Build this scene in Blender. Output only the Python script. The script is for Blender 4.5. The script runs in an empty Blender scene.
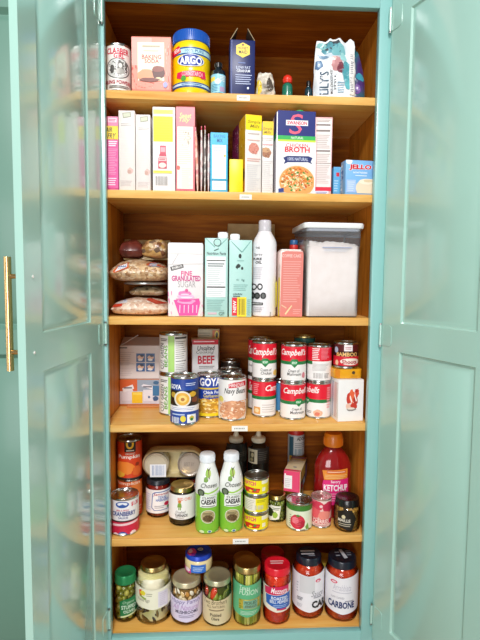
import bpy, bmesh, math, random
import numpy as np
from mathutils import Vector, Matrix
PI = math.pi
random.seed(7)
C = bpy.context.scene.collection

# ------------------------------------------------------------------ camera measurements
def _rot(p, y, r):
    cx, sx, cy, sy, cr, sr = math.cos(p), math.sin(p), math.cos(y), math.sin(y), math.cos(r), math.sin(r)
    Rx = np.array([[1, 0, 0], [0, cx, -sx], [0, sx, cx]])
    Rz = np.array([[cy, -sy, 0], [sy, cy, 0], [0, 0, 1]])
    Ry = np.array([[cr, 0, sr], [0, 1, 0], [-sr, 0, cr]])
    return Rz @ Rx @ Ry
EYE = np.array([-.0673, -1.2727, 1.198])
ROT = _rot(-.0783, -.0519, -.0092)
FOC = 480.0
def ray(px, py):
    return ROT @ np.array([(px - 240) / FOC, 1, -(py - 320) / FOC])
def onp(px, py, ax, val):          # where the line of sight through a photo pixel meets an axis plane
    d = ray(px, py); t = (val - EYE[ax]) / d[ax]
    return EYE + t * d

# close-up crops of the photograph the measurements were taken in: x0, y0, scale
CROP = dict(a=(95, 0, 5.8125), b=(165, 15, 4.8), c=(250, 30, 3.692), d=(98, 100, 6.0), e=(145, 100, 5.333), f=(225, 100, 6.0),
            g=(300, 100, 5.647), h=(98, 205, 5.125), i=(160, 205, 5.122), j=(240, 205, 5.114), k=(295, 205, 5.122),
            l=(98, 318, 5.475), m=(155, 318, 5.053), n=(240, 318, 5.471), o=(295, 318, 5.333), p=(98, 425, 5.3375),
            q=(135, 425, 5.3375), r=(185, 425, 5.333), s=(235, 425, 5.329), t=(290, 425, 5.3375), u=(98, 535, 6.0),
            v=(160, 535, 5.333), w=(225, 535, 6.0), x=(285, 535, 5.333), z=(0, 0, 1.0))
def PX(k, x): return CROP[k][0] + x / CROP[k][2]
def PYv(k, y): return CROP[k][1] + y / CROP[k][2]

# ------------------------------------------------------------------ materials
def lin(h):
    h = h.lstrip('#')
    if len(h) == 3: h = ''.join(c * 2 for c in h)
    v = [int(h[i:i + 2], 16) / 255 for i in (0, 2, 4)]
    return [x / 12.92 if x <= .04045 else ((x + .055) / 1.055) ** 2.4 for x in v]
_mats = {}
def newmat(name):
    m = bpy.data.materials.new(name); m.use_nodes = True
    nt = m.node_tree; b = nt.nodes['Principled BSDF']
    return m, nt, b
def N(nt, t, **kw):
    n = nt.nodes.new(t)
    for k, v in kw.items(): setattr(n, k, v)
    return n
def solid(h, rough=.42, metal=0.0, coat=0.0, vary=.03):
    key = ('s', h, rough, metal, coat)
    if key in _mats: return _mats[key]
    m, nt, b = newmat('print_' + h.lstrip('#'))
    c = lin(h)
    tc = N(nt, 'ShaderNodeTexCoord'); no = N(nt, 'ShaderNodeTexNoise'); no.inputs['Scale'].default_value = 60
    nt.links.new(tc.outputs['Object'], no.inputs['Vector'])
    mx = N(nt, 'ShaderNodeMixRGB'); mx.inputs[1].default_value = (*[x * (1 - vary) for x in c], 1); mx.inputs[2].default_value = (*[min(1, x * (1 + vary)) for x in c], 1)
    nt.links.new(no.outputs['Fac'], mx.inputs[0]); nt.links.new(mx.outputs[0], b.inputs['Base Color'])
    b.inputs['Roughness'].default_value = rough; b.inputs['Metallic'].default_value = metal
    b.inputs['Coat Weight'].default_value = coat; b.inputs['Coat Roughness'].default_value = .08
    _mats[key] = m
    return m
def mottled(name, cols, scale, rough=.35, bump=0.0, kind='voronoi', coat=0.0):
    key = ('m', name)
    if key in _mats: return _mats[key]
    m, nt, b = newmat(name)
    tc = N(nt, 'ShaderNodeTexCoord')
    if kind == 'voronoi':
        t = N(nt, 'ShaderNodeTexVoronoi'); t.inputs['Scale'].default_value = scale
        sp = N(nt, 'ShaderNodeSeparateColor'); nt.links.new(t.outputs['Color'], sp.inputs[0]); fac = sp.outputs[0]; hgt = t.outputs['Distance']
    else:
        t = N(nt, 'ShaderNodeTexNoise'); t.inputs['Scale'].default_value = scale; t.inputs['Detail'].default_value = 4
        fac = t.outputs['Fac']; hgt = t.outputs['Fac']
    nt.links.new(tc.outputs['Object'], t.inputs['Vector'])
    cr = N(nt, 'ShaderNodeValToRGB'); el = cr.color_ramp.elements
    lo, hi = (0, 1) if kind == 'voronoi' else (.34, .66)
    while len(el) < len(cols): el.new(.5)
    for i, h in enumerate(cols):
        el[i].position = lo + (hi - lo) * i / (len(cols) - 1); el[i].color = (*lin(h), 1)
    nt.links.new(fac, cr.inputs[0]); nt.links.new(cr.outputs[0], b.inputs['Base Color'])
    if bump:
        bp = N(nt, 'ShaderNodeBump'); bp.inputs['Strength'].default_value = bump; bp.inputs['Distance'].default_value = .004
        if kind == 'voronoi': bp.invert = True
        nt.links.new(hgt, bp.inputs['Height']); nt.links.new(bp.outputs[0], b.inputs['Normal'])
    b.inputs['Roughness'].default_value = rough; b.inputs['Coat Weight'].default_value = coat; b.inputs['Coat Roughness'].default_value = .05
    _mats[key] = m
    return m
def wood(name, c1, c2, c3, axis='X', rough=.38, sc=1.0):
    m, nt, b = newmat(name)
    tc = N(nt, 'ShaderNodeTexCoord'); mp = N(nt, 'ShaderNodeMapping')
    s = {'X': (1.3, 16, 16), 'Z': (16, 16, 1.3)}[axis]
    mp.inputs['Scale'].default_value = [k * sc for k in s]
    nt.links.new(tc.outputs['Object'], mp.inputs[0])
    n1 = N(nt, 'ShaderNodeTexNoise'); n1.inputs['Scale'].default_value = 2.2; n1.inputs['Detail'].default_value = 6; n1.inputs['Distortion'].default_value = .7
    n2 = N(nt, 'ShaderNodeTexNoise'); n2.inputs['Scale'].default_value = 9; n2.inputs['Detail'].default_value = 3
    nt.links.new(mp.outputs[0], n1.inputs['Vector']); nt.links.new(mp.outputs[0], n2.inputs['Vector'])
    cr = N(nt, 'ShaderNodeValToRGB'); e = cr.color_ramp.elements; e.new(.5)
    for i, (p, h) in enumerate(((.3, c1), (.52, c2), (.72, c3))): e[i].position = p; e[i].color = (*lin(h), 1)
    mixf = N(nt, 'ShaderNodeMath', operation='MULTIPLY_ADD'); mixf.inputs[1].default_value = .35
    ms = N(nt, 'ShaderNodeMath', operation='MULTIPLY'); ms.inputs[1].default_value = .68
    nt.links.new(n1.outputs['Fac'], ms.inputs[0]); nt.links.new(n2.outputs['Fac'], mixf.inputs[0]); nt.links.new(ms.outputs[0], mixf.inputs[2])
    nt.links.new(mixf.outputs[0], cr.inputs[0]); nt.links.new(cr.outputs[0], b.inputs['Base Color'])
    bp = N(nt, 'ShaderNodeBump'); bp.inputs['Strength'].default_value = .12; bp.inputs['Distance'].default_value = .002
    nt.links.new(n2.outputs['Fac'], bp.inputs['Height']); nt.links.new(bp.outputs[0], b.inputs['Normal'])
    b.inputs['Roughness'].default_value = rough; b.inputs['Specular IOR Level'].default_value = .2
    return m
def paint(name, h, rough, coat=0.0):
    m, nt, b = newmat(name)
    c = lin(h)
    tc = N(nt, 'ShaderNodeTexCoord'); no = N(nt, 'ShaderNodeTexNoise'); no.inputs['Scale'].default_value = 7; no.inputs['Detail'].default_value = 5
    nt.links.new(tc.outputs['Object'], no.inputs['Vector'])
    mx = N(nt, 'ShaderNodeMixRGB'); mx.inputs[1].default_value = (*[x * .96 for x in c], 1); mx.inputs[2].default_value = (*[x * 1.04 for x in c], 1)
    nt.links.new(no.outputs['Fac'], mx.inputs[0]); nt.links.new(mx.outputs[0], b.inputs['Base Color'])
    n2 = N(nt, 'ShaderNodeTexNoise'); n2.inputs['Scale'].default_value = 55
    nt.links.new(tc.outputs['Object'], n2.inputs['Vector'])
    bp = N(nt, 'ShaderNodeBump'); bp.inputs['Strength'].default_value = .02; bp.inputs['Distance'].default_value = .002
    nt.links.new(n2.outputs['Fac'], bp.inputs['Height']); nt.links.new(bp.outputs[0], b.inputs['Normal'])
    b.inputs['Roughness'].default_value = rough; b.inputs['Coat Weight'].default_value = coat; b.inputs['Coat Roughness'].default_value = .13; b.inputs['Coat IOR'].default_value = 1.55
    return m
def clear(name, tint='#ffffff', gloss=.25, rough=.03, milk=0.0):
    """thin clear glass or plastic: see-through with a fresnel sheen"""
    key = ('c', name)
    if key in _mats: return _mats[key]
    m = bpy.data.materials.new(name); m.use_nodes = True; nt = m.node_tree; nt.nodes.clear()
    out = N(nt, 'ShaderNodeOutputMaterial'); mix = N(nt, 'ShaderNodeMixShader'); tr = N(nt, 'ShaderNodeBsdfTransparent'); gl = N(nt, 'ShaderNodeBsdfGlossy')
    tr.inputs[0].default_value = (*lin(tint), 1); gl.inputs['Roughness'].default_value = rough; gl.inputs[0].default_value = (1, 1, 1, 1)
    lw = N(nt, 'ShaderNodeLayerWeight'); lw.inputs[0].default_value = gloss
    no = N(nt, 'ShaderNodeTexNoise'); no.inputs['Scale'].default_value = 18
    tc = N(nt, 'ShaderNodeTexCoord'); nt.links.new(tc.outputs['Object'], no.inputs['Vector'])
    bp = N(nt, 'ShaderNodeBump'); bp.inputs['Strength'].default_value = .06; bp.inputs['Distance'].default_value = .003
    nt.links.new(no.outputs['Fac'], bp.inputs['Height']); nt.links.new(bp.outputs[0], gl.inputs['Normal'])
    nt.links.new(lw.outputs['Fresnel'], mix.inputs[0]); nt.links.new(tr.outputs[0], mix.inputs[1]); nt.links.new(gl.outputs[0], mix.inputs[2]); src = mix.outputs[0]
    if milk:                                                          # slightly cloudy plastic
        df = N(nt, 'ShaderNodeBsdfDiffuse'); df.inputs[0].default_value = (.8, .8, .82, 1); m2 = N(nt, 'ShaderNodeMixShader'); m2.inputs[0].default_value = milk
        nt.links.new(src, m2.inputs[1]); nt.links.new(df.outputs[0], m2.inputs[2]); src = m2.outputs[0]
    nt.links.new(src, out.inputs[0])
    _mats[key] = m
    return m

STEEL = solid('#c9c9c6', .22, 1.0); STEELD = solid('#a3a29e', .3, 1.0); GOLD = solid('#cdb476', .28, 1.0); BRASS = solid('#e6c184', .25, 1.0)
GLASS = clear('clear_glass'); PLASTIC = clear('clear_plastic', '#fafafa', .22, .08, .09)
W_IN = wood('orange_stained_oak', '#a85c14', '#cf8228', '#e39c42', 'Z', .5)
W_BACK = wood('shaded_stained_back', '#6b3206', '#96520d', '#b66d19', 'X', .65)  # stained wood, darkened further so its colour holds shade inside the cabinet
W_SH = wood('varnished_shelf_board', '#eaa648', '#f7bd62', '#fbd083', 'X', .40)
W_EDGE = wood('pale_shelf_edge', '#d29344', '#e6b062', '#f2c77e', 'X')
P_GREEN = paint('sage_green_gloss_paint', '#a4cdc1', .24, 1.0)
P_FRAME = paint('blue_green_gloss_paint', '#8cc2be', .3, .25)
P_NEXT = paint('shaded_sage_paint', '#678f80', .42, .1)  # the doors' sage, darkened so the colour carries the neighbour's shade

# ------------------------------------------------------------------ text outlines
_txt = {}
def text_shape(s, bold, shear):
    key = (s, bold, shear)
    if key in _txt: return _txt[key]
    cu = bpy.data.curves.new('lettering', 'FONT'); cu.body = s; cu.size = 1; cu.offset = bold; cu.shear = shear; cu.resolution_u = 2; cu.fill_mode = 'FRONT'
    ob = bpy.data.objects.new('lettering', cu); C.objects.link(ob)
    dg = bpy.context.evaluated_depsgraph_get(); me = ob.evaluated_get(dg).to_mesh()
    vs = [(v.co.x, v.co.y) for v in me.vertices]; fs = [tuple(p.vertices) for p in me.polygons]
    # all letters face the reader
    out = []
    for f in fs:
        a = sum(vs[f[i]][0] * vs[f[(i + 1) % len(f)]][1] - vs[f[(i + 1) % len(f)]][0] * vs[f[i]][1] for i in range(len(f)))
        out.append(f if a >= 0 else f[::-1])
    ob.evaluated_get(dg).to_mesh_clear(); bpy.data.objects.remove(ob); bpy.data.curves.remove(cu)
    _txt[key] = (vs, out)
    return _txt[key]
def norm(vs):
    x0 = min(v[0] for v in vs); x1 = max(v[0] for v in vs); y0 = min(v[1] for v in vs); y1 = max(v[1] for v in vs)
    return [((v[0] - x0) / max(1e-9, x1 - x0), (v[1] - y0) / max(1e-9, y1 - y0)) for v in vs]

class Art:
    """flat printed shapes in crop pixels; printed later on a face or round a surface"""
    def __init__(s, k): s.k = k; s.items = []
    def _add(s, vs, fs, x0, y0, x1, y1, col): s.items.append((vs, fs, (PX(s.k, x0), PYv(s.k, y0), PX(s.k, x1), PYv(s.k, y1)), col)); return s
    def rect(s, x0, y0, x1, y1, col): return s._add([(0, 0), (1, 0), (1, 1), (0, 1)], [(0, 1, 2, 3)], x0, y0, x1, y1, col)
    def ell(s, cx, cy, rx, ry, col, n=26):
        return s._add([(.5 + .5 * math.cos(2 * PI * i / n), .5 + .5 * math.sin(2 * PI * i / n)) for i in range(n)], [tuple(range(n))], cx - rx, cy - ry, cx + rx, cy + ry, col)
    def blob(s, cx, cy, rx, ry, col, seed=1, n=22, j=.22):
        rd = random.Random(seed)
        vs = [((1 - j * rd.random()) * math.cos(2 * PI * i / n), (1 - j * rd.random()) * math.sin(2 * PI * i / n)) for i in range(n)]
        return s._add(norm(vs), [tuple(range(n))], cx - rx, cy - ry, cx + rx, cy + ry, col)
    def poly(s, pts, col):
        x0 = min(p[0] for p in pts); x1 = max(p[0] for p in pts); y0 = min(p[1] for p in pts); y1 = max(p[1] for p in pts)
        vs = [((p[0] - x0) / (x1 - x0), 1 - (p[1] - y0) / (y1 - y0)) for p in pts]
        a = sum(vs[i][0] * vs[(i + 1) % len(vs)][1] - vs[(i + 1) % len(vs)][0] * vs[i][1] for i in range(len(vs)))
        if a < 0: vs = vs[::-1]
        return s._add(vs, [tuple(range(len(vs)))], x0, y0, x1, y1, col)
    def text(s, t, x0, y0, x1, y1, col, bold=.02, shear=0, rot=0):
        vs, fs = text_shape(t, bold, shear)
        if rot == 90: vs = [(-y, x) for x, y in vs]
        if rot == -90: vs = [(y, -x) for x, y in vs]
        return s._add(norm(vs), fs, x0, y0, x1, y1, col)
    def lines(s, x0, y0, x1, y1, n, col, fill=.45, seed=3, ragged=.35):     # print too small to read
        rd = random.Random(seed); vs, fs = [], []
        for i in range(n):
            b = 1 - (i + .5 - fill / 2) / n; t = 1 - (i + .5 + fill / 2) / n; e = 1 - ragged * rd.random() if i else 1
            k = len(vs); vs += [(0, t), (e, t), (e, b), (0, b)]; fs.append((k, k + 1, k + 2, k + 3))
        return s._add(vs, fs, x0, y0, x1, y1, col)
    def bars(s, x0, y0, x1, y1, col='#222222', n=14, seed=2):
        rd = random.Random(seed); vs, fs = [], []
        for i in range(n):
            a = (i + .1) / n; e = a + (.25 + .5 * rd.random()) / n; k = len(vs)
            vs += [(a, 0), (e, 0), (e, 1), (a, 1)]; fs.append((k, k + 1, k + 2, k + 3))
        return s._add(vs, fs, x0, y0, x1, y1, col)
    def specks(s, x0, y0, x1, y1, n, cols, size=.12, seed=4, round_=False):
        rd = random.Random(seed)
        for c in cols:
            vs, fs = [], []
            for _ in range(n):
                while True:
                    cx, cy = rd.random(), rd.random()
                    if not round_ or (cx - .5) ** 2 + (cy - .5) ** 2 < .2: break
                a = rd.random() * PI; l = size * (.5 + rd.random()); w = l * (.3 + .5 * rd.random()); k = len(vs)
                pts = [(l * math.cos(q), w * math.sin(q)) for q in [i * PI / 3 for i in range(6)]]
                vs += [(min(1, max(0, cx + .5 * (p * math.cos(a) - r * math.sin(a)))), min(1, max(0, cy + .5 * (p * math.sin(a) + r * math.cos(a))))) for p, r in pts]
                fs.append(tuple(range(k, k + 6)))
            s._add(vs, fs, x0, y0, x1, y1, c)
        return s

# ------------------------------------------------------------------ mesh builder
class MB:
    def __init__(s): s.v = []; s.f = []; s.m = []; s.sm = []; s.slots = []
    def slot(s, mat):
        if mat not in s.slots: s.slots.append(mat)
        return s.slots.index(mat)
    def add(s, vs, fs, mat, smooth=False):
        k = len(s.v); s.v += [tuple(v) for v in vs]; i = s.slot(mat)
        for f in fs: s.f.append(tuple(k + j for j in f)); s.m.append(i); s.sm.append(smooth)
        return s
    def bm(s, b, mat, smooth=False, xf=None):
        b.verts.ensure_lookup_table(); b.verts.index_update()
        vs = [(xf @ v.co if xf else v.co)[:] for v in b.verts]
        s.add(vs, [tuple(v.index for v in f.verts) for f in b.faces], mat, smooth); b.free(); return s
    def box(s, x0, y0, z0, x1, y1, z1, mat, bev=0, xf=None, seg=2):
        b = bmesh.new(); bmesh.ops.create_cube(b, size=1)
        for v in b.verts: v.co = ((x0 + x1) / 2 + v.co.x * (x1 - x0), (y0 + y1) / 2 + v.co.y * (y1 - y0), (z0 + z1) / 2 + v.co.z * (z1 - z0))
        if bev: bmesh.ops.bevel(b, geom=b.edges[:], offset=bev, segments=seg, affect='EDGES', profile=.5)
        return s.bm(b, mat, bool(bev), xf)
    def lathe(s, prof, mat, seg=40, ysc=1.0, xf=None, mats=None):
        vs, fs, fm = [], [], []
        for r, z in prof:
            for i in range(seg):
                a = 2 * PI * i / seg; p = Vector((max(r, 1e-5) * math.cos(a), max(r, 1e-5) * math.sin(a) * ysc, z)); vs.append((xf @ p if xf else p)[:])
        for j in range(len(prof) - 1):
            for i in range(seg):
                i2 = (i + 1) % seg; fs.append((j * seg + i, j * seg + i2, (j + 1) * seg + i2, (j + 1) * seg + i)); fm.append(mats[j] if mats else mat)
        k = len(s.v); s.v += vs
        for f, m in zip(fs, fm): s.f.append(tuple(k + q for q in f)); s.m.append(s.slot(m)); s.sm.append(True)
        return s
    def tube(s, pts, r, mat, seg=10, rz=None):
        pts = [Vector(p) for p in pts]; vs, fs = [], []
        for j, p in enumerate(pts):
            d = (pts[min(j + 1, len(pts) - 1)] - pts[max(j - 1, 0)]).normalized(); u = d.orthogonal().normalized(); w = d.cross(u)
            rr = r[j] if isinstance(r, (list, tuple)) else r
            vs += [(p + u * rr * math.cos(2 * PI * i / seg) + w * rr * math.sin(2 * PI * i / seg))[:] for i in range(seg)]
        for j in range(len(pts) - 1):
            for i in range(seg): i2 = (i + 1) % seg; fs.append((j * seg + i, j * seg + i2, (j + 1) * seg + i2, (j + 1) * seg + i))
        fs.append(tuple(range(seg))[::-1]); fs.append(tuple(range((len(pts) - 1) * seg, len(pts) * seg)))
        return s.add(vs, fs, mat, True)
    def ball(s, c, r, mat, rot=None, u=12, v=8):
        b = bmesh.new(); bmesh.ops.create_uvsphere(b, u_segments=u, v_segments=v, radius=1)
        m = Matrix.Translation(c) @ (rot or Matrix.Identity(4)) @ Matrix.Diagonal((*r, 1))
        return s.bm(b, mat, True, m)
    def grid(s, fn, nu, nv, mat, smooth=True, flip=False):
        vs = [tuple(fn(i / nu, j / nv)) for j in range(nv + 1) for i in range(nu + 1)]; fs = []
        for j in range(nv):
            for i in range(nu):
                a = j * (nu + 1) + i; q = (a, a + 1, a + nu + 2, a + nu + 1); fs.append(q[::-1] if flip else q)
        return s.add(vs, fs, mat, smooth)
    def art(s, art, pix, mp, cut=None, off=.0003, step=.00012, rough=.4, coat=0.0):
        """pix: photo pixel -> surface (a, b); mp: (a, b, offset) -> local point"""
        for n, (vs, fs, (x0, y0, x1, y1), col) in enumerate(art.items):
            xm, ym = (x0 + x1) / 2, (y0 + y1) / 2
            a0 = pix(x0, ym)[0]; a1 = pix(x1, ym)[0]; b1 = pix(xm, y0)[1]; b0 = pix(xm, y1)[1]
            P = [(a0 + (a1 - a0) * u, b0 + (b1 - b0) * w) for u, w in vs]
            if cut:
                b = bmesh.new(); bv = [b.verts.new((p[0], p[1], 0)) for p in P]
                for f in fs:
                    try: b.faces.new([bv[i] for i in f])
                    except ValueError: pass
                if any(len(f) > 4 for f in fs) : bmesh.ops.triangulate(b, faces=b.faces[:])
                for ax, st in enumerate(cut):
                    if not st: continue
                    lo, hi = (min(a0, a1), max(a0, a1)) if ax == 0 else (min(b0, b1), max(b0, b1))
                    k = math.ceil(lo / st + 1e-6)
                    while k * st < hi - 1e-6:
                        co = [0, 0, 0]; no = [0, 0, 0]; co[ax] = k * st; no[ax] = 1
                        bmesh.ops.bisect_plane(b, geom=b.verts[:] + b.edges[:] + b.faces[:], plane_co=co, plane_no=no, dist=1e-7); k += 1
                b.verts.index_update(); P = [(v.co.x, v.co.y) for v in b.verts]; F = [tuple(v.index for v in f.verts) for f in b.faces]; b.free()
            else: F = fs
            m = col if not isinstance(col, str) else solid(col, rough, 0, coat)
            s.add([mp(p[0], p[1], off + step * n) for p in P], F, m, False)
        return s
    def build(s, name, parent=None, loc=(0, 0, 0), rot=(0, 0, 0), sharp=35, weld=False):
        me = bpy.data.meshes.new(name); me.from_pydata([tuple(map(float, v)) for v in s.v], [], s.f)
        for m in s.slots: me.materials.append(m)
        me.polygons.foreach_set('material_index', s.m); me.polygons.foreach_set('use_smooth', s.sm)
        if weld:
            b = bmesh.new(); b.from_mesh(me); bmesh.ops.remove_doubles(b, verts=b.verts[:], dist=2e-5); b.to_mesh(me); b.free()
        me.update(); me.set_sharp_from_angle(angle=math.radians(sharp))
        ob = bpy.data.objects.new(name, me); C.objects.link(ob); ob.location = loc; ob.rotation_euler = rot
        if parent: ob.parent = parent
        return ob

def tag(o, label, cat, group=None):
    o['label'] = label; o['category'] = cat
    if group: o['group'] = group
    return o
def thing(name, label, cat, loc, rot=(0, 0, 0), group=None):
    o = bpy.data.objects.new(name, None); C.objects.link(o); o.empty_display_size = .05
    o.location = loc; o.rotation_euler = rot if isinstance(rot, tuple) else (0, 0, rot)
    return tag(o, label, cat, group)
def dup(root, loc, label=None, rz=None):
    r = root.copy(); C.objects.link(r); r.location = loc
    if rz is not None: r.rotation_euler = (0, 0, rz)
    if label: r['label'] = label
    for ch in list(root.children):
        c = ch.copy(); C.objects.link(c); c.parent = r
        for g in list(ch.children):
            d = g.copy(); C.objects.link(d); d.parent = c
    return r

# ------------------------------------------------------------------ surface maps
def local_ray(px, py, loc, rz):
    d = ray(px, py); o = EYE - np.array(loc); c, s = math.cos(-rz), math.sin(-rz)
    R = np.array([[c, -s, 0], [s, c, 0], [0, 0, 1]])
    return R @ o, R @ d
def flat_pix(loc, rz, y=0.0):
    def f(px, py):
        o, d = local_ray(px, py, loc, rz); t = (y - o[1]) / d[1]; p = o + t * d; return p[0], p[2]
    return f
def flat_map(y=0.0, hw=9.0, h=9.0): return lambda a, b, off: (min(hw, max(-hw, a)), y - off, min(h, max(.0012, b)))
def side_pix(loc, rz, x):                                             # a box's left (or right) face
    def f(px, py):
        o, d = local_ray(px, py, loc, rz); t = (x - o[0]) / d[0]; p = o + t * d; return p[1], p[2]
    return f
def cyl_pix(loc, r, ysc=1.0, rz=0.0):
    def f(px, py):
        o, d = local_ray(px, py, loc, rz); ox, oy, dx, dy = o[0], o[1] / ysc, d[0], d[1] / ysc
        A = dx * dx + dy * dy; B = ox * dx + oy * dy; D = B * B - A * (ox * ox + oy * oy - r * r)
        t = (-B - math.sqrt(max(D, 0))) / A; x, y = ox + t * dx, oy + t * dy
        return math.atan2(x, -y), (o + t * d)[2]
    return f
def cyl_map(rf, ysc=1.0, lo=.0015, hi=9.0):
    g = rf if callable(rf) else (lambda z: rf)
    def f(a, b, off):
        b = min(hi, max(lo, b)); return (g(b) + off) * math.sin(a), -(g(b) + off) * math.cos(a) * ysc, b
    return f
def prof_r(prof):
    zs = [p[1] for p in prof]; rs = [p[0] for p in prof]
    return lambda z: float(np.interp(z, zs, rs))

SH = [1.681, 1.4328, 1.1047, .815, .4968, .2273]                     # shelf tops, topmost first

def measure(k, xl, xr, yt, sh, Y=None, yb=None, dia=False, z0=None):
    """centre x, front y, width, height of a thing whose outline was measured in crop k"""
    z = SH[sh] if z0 is None else z0
    xl, xr, yt = PX(k, xl), PX(k, xr), PYv(k, yt); xm = (xl + xr) / 2
    if Y is None: Y = onp(xm, PYv(k, yb), 2, z)[1]
    zt = onp(xm, yt, 1, Y)[2]; ym = (yt + (PYv(k, yb) if yb else yt + 30)) / 2
    if not dia:
        a, b = onp(xl, ym, 1, Y), onp(xr, ym, 1, Y); return (a[0] + b[0]) / 2, Y, b[0] - a[0], zt - z
    r = .03
    for _ in range(6):
        a, b = onp(xl, ym, 1, Y + r), onp(xr, ym, 1, Y + r); r = (b[0] - a[0]) / 2 * .998
    if zt < EYE[2]: zt = onp(xm, yt, 1, Y + 2 * r)[2]
    return (a[0] + b[0]) / 2, Y, r, zt - z

def carton(name, label, cat, k, xl, xr, yt, sh, Y=None, depth=.05, rz=0.0, yb=None, body='#ffffff', art=None, left=None, right=None, group=None,
           top=None, z0=None, w=None, rough=.4, dx=0, h=None, bev=.0012, ret=False):
    X, Yf, W, H = measure(k, xl, xr, yt, sh, Y, yb, z0=z0); W = w or W; H = h or H
    z = SH[sh] if z0 is None else z0
    loc = (X + dx, Yf, z + .0004); mb = MB(); bm_ = solid(body, rough)
    mb.box(-W / 2, 0, 0, W / 2, depth, H, bm_, bev)
    if art: mb.art(art, flat_pix(loc, rz), flat_map(0, W / 2 - .0003, H - .0003), rough=rough)
    if left: mb.art(left, side_pix(loc, rz, -W / 2), lambda a, b, off: (-W / 2 - off, min(depth, max(0, a)), min(H, max(.0012, b))), rough=rough)
    if right: mb.art(right, side_pix(loc, rz, W / 2), lambda a, b, off: (W / 2 + off, min(depth, max(0, a)), min(H, max(.0012, b))), rough=rough)
    if top: mb.box(-W / 2 + .001, .001, H, W / 2 - .001, depth - .001, H + .0005, solid(top, rough))
    o = mb.build(name, None, loc, (0, 0, rz)); tag(o, label, cat, group)
    return (o, W, H, loc) if ret else o

DIM = {}
def can_parts(root, r, h, art, pix, base, rim=STEEL, top=STEEL, lid='flat', ring=False):
    mb = MB(); e = .0012
    mb.lathe([(0, .002), (r * .9, .002), (r * .93, 0), (r - .0006, 0), (r, .0015), (r - .0002, .004), (r - e, .0055), (r - e, h - .0055), (r - .0002, h - .004)], rim)
    mb.build('can_body', root)
    lb = MB(); R = r - e + .0003
    lb.lathe([(R, .0058), (R, h - .0058)], base if not isinstance(base, str) else solid(base, .38), 48)
    if art: lb.art(art, pix, cyl_map(R, 1, .0058, h - .0058), cut=(.13, None), off=.0002)
    lb.build('paper_label', root)
    t = MB(); d = .0035
    t.lathe([(r - .0002, h - .004), (r, h - .002), (r - .0004, h), (r - .0016, h), (r - .0022, h - .001), (r - .0024, h - d), (r * .84, h - d), (r * .82, h - d + .0012), (r * .76, h - d + .0012), (r * .74, h - d),
             (r * .55, h - d), (r * .53, h - d + .0008), (r * .48, h - d + .0008), (r * .46, h - d), (0, h - d)], top)
    lo = t.build('lid', root)
    if ring:
        g = MB(); g.tube([(.3 * r * math.cos(a), -.25 * r + .34 * r * math.sin(a), h - d + .003) for a in [i * 2 * PI / 16 for i in range(17)]], .0013, STEELD, 6); g.build('pull_ring', lo)
def can(name, label, k, xl, xr, yt, sh, Y=None, yb=None, art=None, base='#ffffff', group=None, z0=None, rim=STEEL, top=STEEL, ring=False, h=None, cat='can', r=None):
    X, Yf, rr, H = measure(k, xl, xr, yt, sh, Y, yb, True, z0); r = r or rr; h = h or H; z = SH[sh] if z0 is None else z0
    loc = (X, Yf + r, z + .0004); root = thing(name, label, cat, loc, group=group)
    can_parts(root, r, h, art, cyl_pix(loc, r), base, rim, top, ring=ring)
    DIM[root.name] = (r, h)
    return root

# ------------------------------------------------------------------ the pantry cabinet
cab = thing('pantry_cabinet', 'tall sage green pantry cabinet with open doors and orange wooden shelves', 'cabinet', (0, 0, 0))
HOLE = solid('#1d1208', .8)
IW, ID = .36, .29                                                     # inside half width and depth
def side(sx):
    mb = MB(); x0, x1 = (sx * IW, sx * (IW + .018))
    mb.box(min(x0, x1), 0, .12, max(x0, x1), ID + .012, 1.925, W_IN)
    for y in (.022, .235):                                            # columns of shelf-pin holes
        z = .27
        while z < 1.88:
            vs = [(x0 - sx * .0003, y + .0021 * math.cos(i * PI / 4), z + .0021 * math.sin(i * PI / 4)) for i in range(8)]
            mb.add(vs, [tuple(range(8))], HOLE); z += .0105
    mb.build('side_panel', cab)
side(-1); side(1)
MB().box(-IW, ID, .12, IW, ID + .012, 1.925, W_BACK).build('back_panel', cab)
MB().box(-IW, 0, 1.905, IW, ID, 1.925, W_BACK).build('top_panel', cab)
shelves = []
for i, z in enumerate(SH):
    hw = IW - .0015 if i < 5 else IW
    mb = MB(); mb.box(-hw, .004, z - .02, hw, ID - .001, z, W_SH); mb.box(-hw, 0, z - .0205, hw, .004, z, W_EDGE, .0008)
    shelves.append(mb.build('shelf' if i < 5 else 'bottom_panel', cab))
def tagstrip(i, k, x0, y0, x1, y1):
    a, b = onp(PX(k, x0), PYv(k, y0), 1, 0), onp(PX(k, x1), PYv(k, y1), 1, 0)
    z1, z0 = min(a[2], SH[i] - .001), b[2]
    z0 = max(z0, SH[i] - .0195)
    mb = MB(); mb.box(a[0], -.0008, z0, b[0], -.0001, z1, solid('#f2f0ea', .5))
    n = 7; w = (b[0] - a[0]); zc = (z0 + z1) / 2
    for j in range(n):
        x = a[0] + w * (.16 + .68 * j / n); mb.box(x, -.0010, zc - .0018, x + w * .06, -.0008, zc + .0018, solid('#8d8a86', .5))
    mb.build('shelf_label', shelves[i])
tagstrip(0, 'b', 345, 384, 407, 412); tagstrip(1, 'f', 88, 567, 160, 598); tagstrip(3, 'm', 388, 545, 468, 572); tagstrip(4, 'r', 255, 607, 338, 636)
FX, FO = .384, .3455                                                  # face frame outer and opening half widths
fr = MB()
fr.box(-FX, -.02, .0, -FO, -.0002, 1.99, P_FRAME, .0015); fr.box(FO, -.02, .0, FX, -.0002, 1.99, P_FRAME, .0015)
fr.box(-FO, -.02, 1.893, FO, -.0002, 1.99, P_FRAME, .0015); fr.box(-FO, -.02, .10, FO, -.0002, SH[5] - .0004, P_FRAME, .0015)
fr.build('face_frame', cab)
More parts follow.
